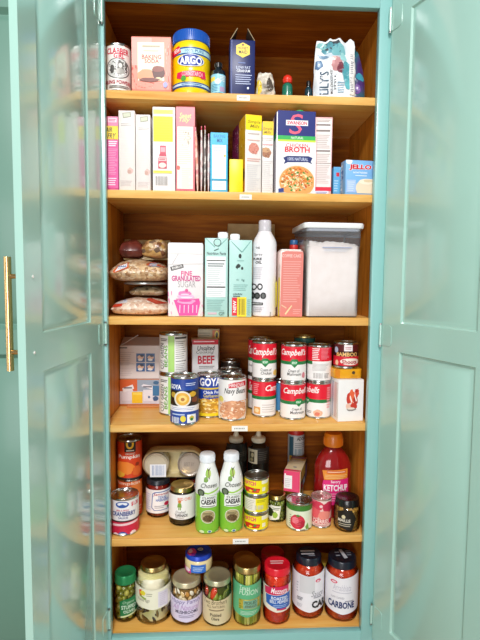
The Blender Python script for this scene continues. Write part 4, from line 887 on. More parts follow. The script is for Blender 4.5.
# beef broth carton further back
A = Art('m')
A.rect(176, 108, 322, 134, '#c5172d').lines(196, 114, 300, 124, 1, '#f3c9cc', .6).rect(192, 136, 320, 300, '#eceaea').text('Unsalted', 214, 140, 302, 164, '#3a3635', .02, .2).text('Cooking', 208, 164, 298, 184, '#55504e', .0, .3).text('BEEF', 216, 190, 300, 232, '#c9203a', .035).lines(222, 240, 300, 256, 2, '#6d6664', .4)
L = Art('m'); L.rect(174, 112, 192, 136, '#a81528').rect(174, 136, 192, 300, '#e2dfe0').lines(177, 170, 189, 290, 10, '#c23a4c', .4)
carton('beef_broth_carton', 'white beef broth carton with a red top behind the blue cans', 'carton', 'm', 188, 320, 110, 3, Y=.165, depth=.06, body='#e4e1e0', art=A, left=L, rz=.10, rough=.35)
A = Art('m'); A.rect(218, 60, 286, 100, '#b7ac8c').lines(222, 70, 280, 96, 2, '#8b8063', .4).rect(290, 62, 324, 110, '#c8672b').ell(312, 86, 11, 22, '#d9c243').ell(312, 86, 6, 14, '#3b2a1c')
carton('soup_mix_box', 'pale tan box with an orange end showing over the beef broth carton', 'box', 'm', 216, 326, 56, 3, Y=.235, depth=.04, body='#b3a684', art=A)
# plain steel can tops behind the navy beans
k = 'm'; GX = solid('#6f655c', .4)
def hidden_can(label, xl, xr, yt, Y, base, k='m', name='food_can', z0=None, group=None, sh=3, h=None):
    return can(name, label, k, xl, xr, yt, sh, Y=Y, art=None, base=base, z0=z0, h=h, ring=True)
c1 = hidden_can('steel-topped can directly behind the navy bean can', 312, 440, 246, .128, '#8a8580')
c2 = hidden_can('taller steel-topped can at the back, behind the navy bean can', 330, 432, 204, .205, '#3d302a')

# soup cans
RED, WH, GRN = '#e01631', '#f2efee', '#1f7a41'
def soup_label(k, x0, x1, y0, y1, ym, script=None, med=None, txt=None, extra=None):
    A = Art(k); A.rect(x0 - 30, y0, x1 + 30, ym, RED).rect(x0 - 30, ym, x1 + 30, ym + 18, GRN)
    if script: A.text(script[0], *script[1:5], '#fbf6f4', .02, .35)
    if med:
        cx, cy, rx, ry = med; A.poly([(cx - rx, cy - ry * .2), (cx - rx * .5, cy - ry), (cx + rx * .5, cy - ry), (cx + rx, cy - ry * .2), (cx, cy + ry)], GRN).ell(cx, cy - ry * .15, rx * .62, ry * .45, '#3fa361').text('SOUP', cx - rx * .5, cy - ry * .42, cx + rx * .5, cy + ry * .1, '#e7f2e6', .03)
    if txt:
        for s, a, b, c, d in txt: A.text(s, a, b, c, d, '#3f3c3a', .008, .15)
    if extra: extra(A)
    return A
def soup(label, k, xl, xr, yt, Y, yb, art, z0=None, r=None): return can('soup_can', label, k, xl, xr, yt, 3, Y=Y, yb=yb, art=art, base=WH, z0=z0, r=r)
def stack2(k, xl, xr, yt, yj, yb, lo_label, lo_art, hi_label, hi_art):
    X, Y, r, H = measure(k, xl, xr, yt, 3, None, yb, True); h = H / 2 - .0004
    a = can('soup_can', lo_label, k, xl, xr, yt, 3, Y=Y, yb=yb, art=lo_art, base=WH, h=h, r=r)
    b = can('soup_can', hi_label, k, xl, xr, yt, 3, Y=Y, yb=yb, art=hi_art, base=WH, h=h, r=r, z0=Z + h + .0008)
    b.location.x = a.location.x
    return a, b, r, Y, h
lo = soup_label('n', 65, 200, 352, 536, 430, ('Camp', 140, 366, 206, 408), None, None, lambda A: (A.lines(74, 356, 104, 418, 6, '#f3a0a8', .4), A.rect(76, 486, 110, 524, '#e2a45a'), A.blob(92, 505, 12, 12, '#f4dcae', 3), A.lines(120, 470, 190, 520, 4, '#c9c2c0', .3)))
hi = soup_label('n', 65, 200, 140, 335, 232, ('Campbell\u2019s', 72, 166, 200, 216), (138, 246, 28, 24), [('Cream of', 112, 276, 172, 292), ('Chicken', 114, 294, 172, 310)], lambda A: A.blob(190, 298, 9, 16, '#e9bf62', 3))
pa = stack2('n', 65, 200, 116, 345, 547, 'soup can turned so half its script shows, lower of the front left soup stack', lo, 'Cream of Chicken soup can, upper of the front left soup stack', hi)
lo = soup_label('n', 222, 360, 368, 548, 456, ('Campbell\u2019s', 238, 384, 366, 426), (320, 464, 26, 22), [('Cream of', 284, 492, 338, 506), ('Mushroom', 274, 510, 348, 526)])
hi = soup_label('n', 222, 360, 150, 345, 238, ('Campbell\u2019s', 228, 172, 358, 216), (298, 250, 28, 24), [('Cream of', 264, 282, 326, 298), ('Mushroom', 258, 300, 334, 316)], lambda A: A.blob(346, 312, 8, 16, '#d9808c', 3))
pb = stack2('n', 221, 361, 130, 355, 561, 'Cream of Mushroom soup can, lower of the middle soup stack', lo, 'Cream of Mushroom soup can, upper of the middle soup stack', hi)
lo = soup_label('o', 62, 192, 350, 530, 436, ('pbells', 62, 366, 130, 410), (66, 440, 16, 20), None, lambda A: (A.lines(170, 366, 188, 480, 9, '#f2a8ae', .5), A.blob(122, 508, 26, 20, '#e7b79a', 4), A.blob(118, 512, 14, 10, '#d9765f', 6), A.lines(64, 490, 88, 505, 2, '#8c8785', .4)))
hi = soup_label('o', 62, 192, 152, 332, 232, None, None, None, lambda A: (A.rect(92, 232, 230, 252, WH), A.lines(92, 160, 132, 226, 7, '#f6e4e4', .5), A.lines(140, 160, 182, 222, 9, '#ee7f8c', .5), A.lines(92, 244, 180, 284, 6, '#bdb6b4', .3), A.bars(98, 294, 148, 322, '#b3adab', 14), A.lines(156, 294, 180, 322, 4, '#8d8785', .4)))
pc = stack2('o', 61, 192, 132, 340, 541, 'soup can with a biscuit picture, lower of the right soup stack', lo, 'soup can showing its barcode side, upper of the right soup stack', hi)
# a second row of soup cans behind
pr_, _y = pa[2], pa[3]
ha = pa[4]
lo2 = soup_label('n', 48, 165, 340, 486, 400, ('Cam', 50, 348, 70, 396)); hi2 = soup_label('n', 48, 165, 122, 300, 220, ('Cam', 48, 150, 72, 196), None, [('Soup', 50, 250, 66, 266)])
can('soup_can', 'soup can in shade, lower of the pair half hidden behind the front left soup stack', 'n', 48, 168, 112, 3, Y=_y + 2 * pr_ + .006, art=lo2, base=WH, h=ha, r=pr_)
can('soup_can', 'soup can in shade, upper of the pair half hidden behind the front left soup stack', 'n', 48, 168, 112, 3, Y=_y + 2 * pr_ + .006, art=hi2, base=WH, h=ha, r=pr_, z0=Z + ha + .0008)
hidden_can('blue-labelled can glimpsed between the front left and middle soup stacks', 172, 262, 330, pb[3] + 2 * pb[2] + .012, '#3f86b8', 'n')
hx = 'o'
d1 = can('vegetable_can', 'lower can of the gold-rimmed pair behind the middle and right soup stacks', 'o', -6, 106, 84, 3, Y=pc[3] + 2 * pc[2] + .008, base='#27645c', h=.112, rim=STEEL, top=STEEL)
dr1, dh1 = DIM[d1.name]
d2 = can('vegetable_can', 'gold-rimmed green can peeping over the middle and right soup stacks', 'o', -6, 106, 84, 3, Y=pc[3] + 2 * pc[2] + .008, base='#27645c', z0=Z + .113, r=dr1, h=.112, rim=GOLD, top=GOLD)
# shellfish box with tin and can on it, right end
A = Art('o'); A.poly([(236, 324), (372, 336), (372, 548), (236, 552)], '#f2efee')
for i, (x, y, a, b) in enumerate(((288, 430, 14, 34), (304, 420, 16, 40), (322, 440, 12, 30), (330, 400, 12, 22), (284, 470, 14, 16), (312, 470, 18, 18))): A.blob(x, y, a, b, ['#c93a2c', '#e9663f', '#b5261f', '#d94a38', '#efc2ad', '#c93a2c'][i], i + 3, 18, .35)
A.poly([(320, 378), (330, 384), (338, 372), (334, 392), (324, 398)], '#b5261f').blob(300, 486, 26, 10, '#8c8583', 4).blob(298, 482, 20, 6, '#e9dccf', 5).poly([(290, 420), (294, 412), (306, 448), (300, 452)], '#f6efe9').poly([(314, 410), (318, 404), (330, 440), (324, 446)], '#f6efe9')
L = Art('o'); L.lines(198, 330, 206, 520, 18, '#6c7fae', .5).lines(210, 340, 226, 530, 20, '#c98a7a', .4, 6).lines(228, 346, 236, 540, 20, '#b9c5a0', .4, 7)
X, Yf, W, H = measure('o', 236, 370, 330, 3, None, 552)
ox, W, H, loc = carton('snack_box', 'white box with a red shellfish picture at the right end of the shelf', 'box', 'o', 236, 370, 330, 3, yb=552, depth=.085, body='#efeceb', art=A, left=L, rz=.12, w=.074, ret=True, dx=-.003)
zt = Z + H + .001
tn = MB(); X = onp(PX('o', 284), PYv('o', 300), 1, loc[1] + .02)[0]; h = .026
loft(tn, [rr_ring(.080, .064, .014, .0005), rr_ring(.082, .066, .015, .002), rr_ring(.082, .066, .015, h - .002), rr_ring(.079, .063, .014, h)], solid('#e9a61c', .3, 0, .3), yc=.033)
tn.art(Art('o').blob(312, 292, 9, 9, '#4a3a2a', 3).lines(296, 306, 336, 318, 2, '#c07f13', .4).poly([(214, 268), (240, 276), (240, 322), (214, 310)], '#d98018'), flat_pix((X, loc[1] + .012, zt), .08), flat_map(), off=.0006)
o = tn.build('sardine_tin', None, (X, loc[1] + .012, zt), (0, 0, .08)); tag(o, 'flat yellow tin between the shellfish box and the dark red can', 'tin')
A = Art('o')
A.rect(190, 142, 350, 180, '#5a1519').rect(262, 144, 308, 178, '#f1e7e8').lines(268, 154, 302, 170, 2, '#b05a66', .4).rect(190, 180, 350, 206, '#2f0d0e').text('BAMBOO', 222, 184, 330, 206, '#e8b870', .03).rect(190, 206, 350, 256, '#d41f33').ell(288, 234, 48, 18, '#f4e6d9').text('Shoots', 250, 224, 326, 246, '#b3202f', .03).ell(222, 168, 9, 16, '#aebfd8').blob(224, 236, 8, 14, '#f0c9a3', 3)
can('bamboo_shoot_can', 'dark red can topped with a white tab, on the flat yellow tin', 'o', 205, 336, 118, 3, Y=loc[1] + .014, art=A, base='#4a1216', z0=zt + h + .0008)

# ================================================================== fifth shelf
Z = SH[4]
A = Art('p')
A.rect(80, 70, 260, 276, '#d9431d').rect(140, 76, 202, 146, '#1e1a14').ell(170, 104, 22, 26, '#f0b51d').ell(170, 104, 11, 15, '#1e1a14').lines(150, 134, 192, 142, 1, '#e6ddcc', .6).rect(142, 148, 200, 160, '#b3331a').text('ORGANIC', 146, 150, 198, 160, '#f3dccb', .01).text('Pumpkin', 112, 162, 222, 186, '#f7efe6', .02)
A.blob(150, 232, 50, 34, '#ef8a33', 3).blob(122, 262, 22, 18, '#e9b33a', 4).blob(206, 242, 22, 26, '#e0662a', 5).blob(208, 206, 10, 10, '#8c2b15', 6)
B = Art('p'); B.rect(80, 292, 260, 500, '#e2622a').blob(200, 350, 40, 40, '#ef8437', 3).blob(220, 430, 20, 50, '#d94f23', 4).lines(180, 430, 232, 470, 3, '#f3c9a6', .35).text('Pumpkin', 104, 305, 224, 328, '#f7d9c0', .02)
X, Yf, r, H = measure('p', 105, 237, 44, 4, None, 503, True); h = H / 2 - .0005
can('pumpkin_can', 'orange pumpkin can, lower of the stack behind the cranberry can', 'p', 105, 237, 44, 4, Y=Yf, yb=503, art=B, base='#d9521f', h=h, r=r)
can('pumpkin_can', 'orange pumpkin can with a black square badge, upper of the stack', 'p', 105, 237, 44, 4, Y=Yf, yb=503, art=A, base='#d9431d', h=h, r=r, z0=Z + h + .0008, rim=solid('#2b2320', .4))
A = Art('p')
A.rect(40, 400, 240, 512, '#f1eef0').ell(130, 428, 36, 17, '#2d58a8').ell(130, 425, 28, 9, '#eef0f6').poly([(110, 434), (130, 424), (152, 434), (130, 440)], '#2d58a8').text('$1.38', 178, 404, 212, 428, '#d52446', .03).text('JELLIED', 96, 454, 166, 464, '#c73560', .015).text('CRANBERRY', 78, 464, 200, 488, '#2a3f8a', .03).text('SAUCE', 108, 492, 160, 503, '#2a3f8a', .015)
A.rect(40, 512, 240, 520, '#3a2024').rect(40, 520, 240, 592, '#cf2447').poly([(80, 530), (210, 520), (210, 532), (80, 542)], '#f2c9d0').ell(132, 592, 26, 22, '#2d58a8').ell(132, 584, 18, 6, '#eef0f6').blob(186, 572, 16, 12, '#f3d9de', 3).blob(98, 582, 14, 9, '#f3d9de', 4)
can('cranberry_can', 'white and red cranberry sauce can at the front by the left door', 'p', 67, 219, 332, 4, yb=597, art=A, base='#e9e4e8')

def ringed_lid(mb, rl, z0, z1, m, ribs=0, dish=.0012):
    mb.lathe([(rl - .0025, z0), (rl, z0 + .0008), (rl, z0 + (z1 - z0) * .3), (rl - .0006, z0 + (z1 - z0) * .38), (rl - .0006, z1 - .003), (rl - .002, z1 - .0004), (rl - .0035, z1), (rl - .006, z1 - dish * .4), (rl * .72, z1 - dish * .4), (rl * .68, z1 - dish), (0, z1 - dish)], m, 44)
    if ribs: ribbed(mb, rl - .0006, z0 + (z1 - z0) * .4, z1 - .003, ribs, m, .0006)
def jar(name, label, k, xl, xr, ylid, yb, sh, lidw, lidh, lidm, fill, art=None, lidart=None, shoulder=.16, glass=GLASS, cat='jar', Y=None, ribs=0, group=None, z0=None, lvl=.985, label_mat='paper_label', foot=.9, H=None):
    """screw-top jar: glass, contents, lid, label"""
    X, Yf, r, _ = measure(k, xl, xr, ylid, sh, Y, yb, True, z0); z = SH[sh] if z0 is None else z0
    rl = r * lidw; H = H or onp(PX(k, (xl + xr) / 2), PYv(k, ylid), 1, Yf + r + rl)[2] - z
    loc = (X, Yf + r, z + .0004); t = thing(name, label, cat, loc, group=group); zl = H - lidh; zs = zl * (1 - shoulder)
    prof = [(0, .0015), (r * foot * .8, .0015), (r * foot * .93, .0), (r * foot, .0015), (r * .985, .006), (r, .011), (r, zs), (r * .985, zs + (zl - zs) * .25), (r * .5 + rl * .47, zs + (zl - zs) * .62), (rl * .93, zs + (zl - zs) * .9), (rl * .92, zl), (rl * .92, H - .004)]
    MB().lathe(prof, glass, 44).build('glass_jar', t)
    inner = [(max(0, a - .0028), b) for a, b in prof[:-1]]
    fill(t, r - .003, zs, zl, inner, prof_r([(p[0] - .0028, p[1]) for p in prof[5:-1]]))
    l = MB(); ringed_lid(l, rl, zl, H, lidm, ribs)
    if lidart:
        def lp(px, py): p = onp(px, py, 2, z + H); return p[0] - loc[0], p[1] - loc[1]
        l.art(lidart, lp, lambda a, b, off: (a, b, H + off - .0003), off=.0003)
    l.build('lid', t)
    if art: q = MB(); q.art(art, cyl_pix(loc, r), cyl_map(r), cut=(.13, None), off=.0005); q.build(label_mat, t)
    DIM[t.name] = (r, H); return t
def fill_solid(mat, name='contents', top=1.0):
    def f(t, rc, zs, zl, inner, rf):
        zt_ = zl * top; P = [(a, b + .003) for a, b in inner if b + .003 < zt_ and a > 0]
        P = [(0, P[0][1])] + P + [(max(.004, rf(min(zt_, zl))), zt_), (0, zt_)]
        mb = MB(); mb.lathe(P, mat, 36); mb.build(name, t)
    return f
def fill_balls(name, cols, rad, seed=1, core='#3a3a12', el=1.15, top=.97, z0=.004):
    def f(t, rc, zs, zl, inner, rf):
        rd = random.Random(seed); mb = MB(); mats = [solid(c, .25, 0, .3) for c in cols]; z = rad + z0; j = 0
        while z < zl * top - rad * .6:
            R = min(rc, rf(max(z, .011))) - rad * 1.02; n = max(5, int(2 * PI * R / (rad * 1.95)))
            for i in range(n):
                a = 2 * PI * (i + .5 * (j % 2)) / n + rd.uniform(-.06, .06)
                mb.ball((R * math.cos(a), R * math.sin(a), z + rd.uniform(-.2, .2) * rad), (rad * rd.uniform(.92, 1.02), rad * rd.uniform(.92, 1.02), rad * rd.uniform(.92, el)), rd.choice(mats), Matrix.Rotation(rd.uniform(-1, 1), 4, 'X'), 12, 8)
            z += rad * 1.62; j += 1
        o = mb.build(name, t); o['kind'] = 'stuff'
        c = MB(); P = [(a - rad * 1.2, b + .003) for a, b in inner if a > rad * 1.4 and b + .003 < zl * top]; c.lathe([(0, P[0][1])] + P + [(0, P[-1][1])], solid(core, .3), 24); c.build('brine', t)
    return f
def fill_sticks(name, cols, rad, seed=1, core='#4a4a18', top=.96, lean=.10, taper=.6, rows=1, z0=.004, short=0):
    def f(t, rc, zs, zl, inner, rf):
        rd = random.Random(seed); mb = MB(); mats = [solid(c, .3, 0, .25) for c in cols]; zt_ = zl * top
        R = rc - rad * 1.05; n = int(2 * PI * R / (rad * 1.9))
        for i in range(n):
            a = 2 * PI * i / n; b = a + rd.uniform(-lean, lean); R2 = min(R, rf(zt_) - rad * 1.1); zz = zt_ - rd.random() * short; zm = min(zs * .95, zz * .7)
            p = [(R * .97 * math.cos(a), R * .97 * math.sin(a), z0), (R * math.cos(a), R * math.sin(a), z0 + .006), (R * math.cos((a + b) / 2), R * math.sin((a + b) / 2), zm), (R2 * math.cos(b), R2 * math.sin(b), zz)]
            mb.tube(p, [rad * .8, rad, rad, rad * taper], rd.choice(mats), 8)
        o = mb.build(name, t); o['kind'] = 'stuff'
        c = MB(); P = [(a - rad * 1.5, b + .003) for a, b in inner if a > rad * 2 and b + .003 < zl * top]; c.lathe([(0, P[0][1])] + P + [(0, P[-1][1])], solid(core, .4), 24); c.build('brine', t)
    return f

# jam jar and black tapenade jar
_tp = measure('q', 181, 325, 290, 4, None, 546, True); _ty = _tp[1] + _tp[2] * 1.92
JH = onp(PX('q', 203), PYv('q', 211), 1, _ty)[2] - 77 / CROP['q'][2] * (1.2727 + _ty) / FOC - Z - .0012
A = Art('q'); A.rect(40, 346, 240, 470, '#f4f0f0').lines(62, 360, 84, 450, 8, '#b9c2e0', .4).poly([(92, 366), (104, 356), (196, 352), (190, 452), (100, 456), (88, 440)], '#4f6fb0').poly([(96, 368), (106, 360), (196, 356), (190, 448), (102, 452), (92, 438)], '#f8f6f6').text('Jammin', 96, 362, 180, 380, '#b5203c', .015, .25).text('TEXAS', 122, 378, 166, 392, '#3f67b5', .025).text('HABANERO', 112, 392, 176, 406, '#3f67b5', .025).blob(166, 416, 12, 11, '#c9234a', 3).blob(176, 428, 9, 7, '#3d8a44', 4).lines(104, 428, 156, 446, 2, '#a9a4ac', .4)
jam = jar('jam_jar', 'jar of dark red jam with a white label under the left tub', 'q', 60, 190, 290, 500, 4, .95, .014, solid('#20232b', .3), fill_solid(mottled('red_jam', ['#5c120e', '#8f2016', '#6e170f'], 60, .15, 0, 'noise', .4), 'jam'), A, shoulder=.1, H=JH)
A = Art('q'); A.rect(150, 374, 360, 505, '#f3f1f2').text('RED CHILI', 228, 388, 300, 404, '#e0633a', .02).blob(238, 410, 9, 9, '#d9823a', 3).poly([(230, 418), (246, 418), (250, 440), (226, 440)], '#7fa53c').rect(232, 440, 237, 454, '#7fa53c').rect(240, 440, 245, 454, '#7fa53c').text('Crushed', 218, 458, 270, 472, '#4a4646', .0, .3).text('TAPENADE', 214, 476, 280, 490, '#2b2929', .025).lines(218, 493, 262, 499, 1, '#a09b9b', .6)
tap = jar('tapenade_jar', 'black jar with a gold lid and a wide white label', 'q', 181, 325, 288, 546, 4, .90, .013, GOLD, fill_solid(mottled('black_tapenade', ['#0f0c09', '#2a2018', '#171310'], 90, .3, .2, 'noise', .4), 'tapenade'), A, shoulder=.12)
# shrink-wrapped pair of tubs lying on the jam jar and a second jar hidden behind the tapenade
TY = tap.location.y + DIM[tap.name][0] * .92
rt = 77 / CROP['q'][2] * (1.2727 + TY) / FOC
zb = Z + JH + .0012
sup = dup(jam, (tap.location.x + .012, TY + .055, Z + .0004), 'second jar of dark red jam, in shadow behind the black jar')
cxa = onp(PX('q', 114), 462, 1, TY)[0]; cxb = onp(PX('q', 292), 463, 1, TY)[0]; tx = (cxa + cxb) / 2; hx_ = (cxb - cxa) / 2
t = thing('tub_two_pack', 'wrapped pair of cream tubs lying on their sides across two jars', 'tub pack', (tx, TY, zb + rt + .0004))
WR = mottled('cream_shrink_wrap', ['#cfbd88', '#e3d4a4', '#d9c894'], 14, .25, .1, 'noise', .3)
mb = MB(); n = 20; ring = [(hx_ + rt * math.sin(q), rt * math.cos(q)) for q in [PI * i / n for i in range(n + 1)]] + [(-hx_ - rt * math.sin(q), -rt * math.cos(q)) for q in [PI * i / n for i in range(n + 1)]]
ring = [(x, (y if abs(x) >= hx_ - 1e-6 else y)) for x, y in ring]
mid = []
for x, y in ring: mid.append((x, y))
seq = []
for j, (yy, s) in enumerate(((0, .90), (.004, .98), (.008, 1), (.042, 1), (.048, .96))): seq.append([(hx_ * (1 if x > 0 else -1) * (1) + (x - hx_ * (1 if x > 0 else -1)) * s, yy, y * s) for x, y in ring])
loft(mb, seq, WR, False, True); mb.build('shrink_wrap', t)
TUB = solid('#d8cfb9', .4); LIDM = solid('#b5aaa0', .3, .55)
for s in (-1, 1):
    M = Matrix.Translation((s * hx_, .0, 0)) @ Matrix.Rotation(PI / 2, 4, 'X')
    mb = MB(); mb.lathe([(rt * .82, -.006), (rt * .86, -.002), (rt * .85, .003), (rt * .80, .0045), (rt * .76, .003), (rt * .70, .0022), (rt * .68, .0032), (rt * .62, .0032), (rt * .60, .0022), (0, .0022)], LIDM if s > 0 else solid('#cabfa8', .35, .2), 44, xf=M)
    lo_ = mb.build('tub_lid', t)
    mb = MB(); mb.lathe([(0, -.045), (rt * .82, -.045), (rt * .88, -.01), (0, -.01)], TUB, 36, xf=M); mb.build('tub', t)
    if s > 0: mb = MB(); mb.art(Art('q').text('BEST BY', 262, 200, 318, 220, '#8d8178', .0, .15), flat_pix((tx, TY, zb + rt), 0, -.003), lambda a, b, off: (a, -.0026 - off, b), off=.0006); mb.build('date_stamp', lo_)
mb = MB(); mb.art(Art('q').rect(80, 210, 166, 278, '#f1f2f6').bars(90, 216, 158, 270, '#9aa9c9', 14), flat_pix((tx, TY, zb + rt), 0, -.006), lambda a, b, off: (a, -.0064 - off, b), off=.0004); mb.build('barcode_sticker', t)

# salad dressing bottles
def dressing(label, xl, xr, yt, yb, x0, dxs):
    X, Yf, r, H = measure('r', xl, xr, yt + 6, 4, None, yb, True); loc = (X, Yf + r, Z + .0004)
    zz = lambda y: onp(PX('r', (xl + xr) / 2), PYv('r', y), 1, Yf + r * .3)[2] - Z
    H = zz(yt + 10); zc = zz(yt + 54); zsh = zz(yt + 150)
    t = thing('dressing_bottle', label, 'bottle', loc)
    prof = [(0, .001), (r * .84, .001), (r * .95, .003), (r, .010), (r, zsh - .012), (r * .985, zsh), (r * .9, zsh + (zc - zsh) * .28), (r * .74, zsh + (zc - zsh) * .62), (r * .62, zsh + (zc - zsh) * .9), (r * .58, zc), (r * .5, zc + .002)]
    zg = zz(yt + 215); rf = prof_r(prof)
    lowp = [p for p in prof if p[1] < zg] + [(rf(zg), zg)]; hip = [(rf(zg), zg)] + [p for p in prof if p[1] > zg]
    mb = MB(); WB = solid('#f1f3f0', .3, 0, .3); mb.lathe(lowp, solid('#86c83d', .3, 0, .3), 44); mb.lathe(hip, WB, 44); mb.build('bottle_body', t)
    c = MB(); rc = r * .63; CW = solid('#e9eef4', .35); c.lathe([(rc - .001, zc), (rc, zc + .001), (rc, H - .004), (rc * .94, H - .001), (rc * .86, H), (0, H)], CW, 36); ribbed(c, rc, zc + .002, H - .006, 40, CW, .0005); c.build('cap', t)
    A = Art('r'); X_ = lambda x: x + dxs; Yy = lambda y: y + yt - 155
    A.poly([(X_(60), Yy(352)), (X_(110), Yy(358)), (X_(160), Yy(348)), (X_(184), Yy(346)), (X_(184), Yy(372)), (X_(56), Yy(372))], '#f1f3f0').poly([(X_(80), Yy(355)), (X_(120), Yy(362)), (X_(178), Yy(344)), (X_(178), Yy(354)), (X_(120), Yy(370)), (X_(82), Yy(366))], '#9fd34f')
    A.blob(X_(120), Yy(264), 13, 22, '#8db83a', 3).blob(X_(132), Yy(262), 11, 20, '#b9d36a', 4).blob(X_(112), Yy(294), 12, 14, '#6f9a33', 5).poly([(X_(112), Yy(232)), (X_(128), Yy(244)), (X_(146), Yy(234)), (X_(130), Yy(252))], '#4a5a33').poly([(X_(124), Yy(244)), (X_(129), Yy(244)), (X_(133), Yy(290)), (X_(128), Yy(290))], '#5c4a30')
    A.text('Chosen', X_(86), Yy(312), X_(168), Yy(336), '#3c4238', .004, .3).ell(X_(87), Yy(360), 18, 19, '#2b3324').ell(X_(87), Yy(360), 12, 13, '#6d7a62')
    A.rect(X_(84), Yy(378), X_(168), Yy(392), '#f1f3f0').rect(X_(82), Yy(392), X_(166), Yy(440), '#f1f3f0').text('CLASSIC', X_(94), Yy(383), X_(160), Yy(395), '#2c3a24', .02).text('CAESAR', X_(88), Yy(398), X_(162), Yy(424), '#1d2118', .04).lines(X_(90), Yy(430), X_(156), Yy(438), 1, '#6b7564', .5)
    A.ell(X_(122), Yy(488), 36, 36, '#dfe2cf').ell(X_(122), Yy(488), 33, 33, '#b9a87a').blob(X_(122), Yy(498), 26, 18, '#5f4a2c', 3).specks(X_(96), Yy(480), X_(148), Yy(516), 8, ['#3b2c18', '#8f7a4a'], .12, 5).lines(X_(98), Yy(466), X_(146), Yy(480), 2, '#5d5533', .4)
    for i in range(3): A.ell(X_(92 + 38 * i), Yy(566), 12, 8, '#dcefc0')
    A.ell(X_(130), Yy(566), 7, 6, '#4f7fb0')
    q = MB(); q.art(A, cyl_pix(loc, r), cyl_map(rf), cut=(.14, .008), off=.0005); q.build('printed_sleeve', t); return t
dressing('green and white salad dressing bottle, the one beside the black jar', 55, 183, 155, 587, 55, 0)
dressing('green and white salad dressing bottle, the one beside the yellow tins', 183, 309, 149, 577, 183, 129)

# dark squeeze bottles at the back
BKP = solid('#14100f', .25, 0, .3); CRM = solid('#d9cfb8', .45)
def squeeze(label, xl, xr, Y, art):
    X, Yf, r, H = measure('r', xl, xr, 84, 4, Y, None, True); loc = (X, Yf + r, Z + .0004)
    zc = onp(PX('r', (xl + xr) / 2), PYv('r', 88), 1, Yf + r)[2] - Z; zt_ = zc + .016; zp = onp(PX('r', (xl + xr) / 2), PYv('r', 28), 1, Yf + r)[2] - Z
    t = thing('sauce_bottle', label, 'bottle', loc)
    MB().lathe([(0, .001), (r * .88, .001), (r, .005), (r, zc * .84), (r * .93, zc * .91), (r * .62, zc * .98), (r * .5, zc), (r * .45, zc + .003)], BKP, 40).build('bottle_body', t)
    mb = MB(); mb.lathe([(r * .6, zc), (r * .63, zc + .002), (r * .63, zt_ - .002), (r * .55, zt_), (r * .28, zt_ + .003), (r * .16, zp - .003), (r * .12, zp), (0, zp)], CRM, 30); ribbed(mb, r * .63, zc + .003, zt_ - .003, 32, CRM, .0005); mb.build('nozzle_cap', t)
    q = MB(); q.art(art, cyl_pix(loc, r), cyl_map(r), cut=(.14, None), off=.0004); q.build('paper_label', t)
A = Art('r'); A.rect(222, 104, 334, 200, '#1a1513').lines(286, 140, 330, 168, 3, '#55504d', .3).text('SAUCE', 224, 110, 252, 122, '#4d4845', .0)
squeeze('dark sauce bottle with cream nozzle behind the left dressing bottle', 214, 330, .16, A)
A = Art('r'); A.rect(336, 126, 446, 208, '#1d1816').rect(338, 130, 386, 205, '#cfc6ab').rect(346, 142, 370, 196, '#4a4436').blob(360, 160, 8, 12, '#cbbf98', 3).blob(356, 182, 8, 9, '#a89b70', 4).lines(392, 140, 440, 190, 5, '#6a6460', .25)
squeeze('dark sauce bottle with cream nozzle and tan picture label, behind the yellow tins', 334, 448, .16, A)

# three little yellow tins
X, Yf, r, H = measure('r', 315, 447, 236, 4, None, 572, True); h = H / 3 - .0006
def tin_art(y0, side):
    A = Art('r')
    if side: A.rect(318, y0 + 10, 376, y0 + 78, '#efe9d8').lines(322, y0 + 18, 372, y0 + 70, 6, '#b9b39f', .3).lines(384, y0 + 20, 430, y0 + 34, 2, '#9d9a1c', .4).bars(372, y0 + 50, 420, y0 + 72, '#c9c9c4', 12)
    else: A.text('HATCH', 320, y0 + 22, 378, y0 + 44, '#e23a6a', .04).rect(410, y0 + 12, 444, y0 + 34, '#f3f1d6').poly([(318, y0 + 62), (350, y0 + 56), (402, y0 + 62), (396, y0 + 82), (330, y0 + 84)], '#c9261f').blob(350, y0 + 72, 10, 6, '#f4d421', 4).blob(372, y0 + 70, 8, 6, '#3f8f3a', 6).blob(388, y0 + 74, 8, 6, '#f0602a', 7).blob(322, y0 + 72, 8, 8, '#2f8a3b', 3).rect(412, y0 + 54, 428, y0 + 74, '#f3f1d6')
    return A
for i, (lb_, y0, sd) in enumerate((('small yellow tin with pink lettering, bottom of the stack of three', 468, 0), ('small yellow tin showing a pale panel, middle of the stack of three', 380, 1), ('small yellow tin with pink lettering, top of the stack of three', 278, 0))):
    c = can('chili_tin', lb_, 'r', 315, 447, 236, 4, Y=Yf, yb=572, art=tin_art(y0, sd), base='#f2e318', z0=Z + i * (h + .0007), h=h, r=r, cat='tin', top=STEELD)
# caper jar
A = Art('s'); A.poly([(180, 440), (200, 430), (244, 432), (236, 500), (190, 512), (176, 490)], '#eef0e4').blob(190, 462, 18, 24, '#27331d', 3).blob(214, 480, 14, 18, '#9dc04a', 4).lines(200, 440, 238, 456, 2, '#5c6a4a', .4)
jar('caper_jar', 'small jar of green capers with a gold lid behind the yellow tins', 's', 172, 274, 342, 524, 4, .92, .012, GOLD, fill_balls('capers', ['#7d8a2f', '#93a046', '#67752a', '#a8b25c'], .0048, 4, '#39401a'), A, shoulder=.2, Y=None)
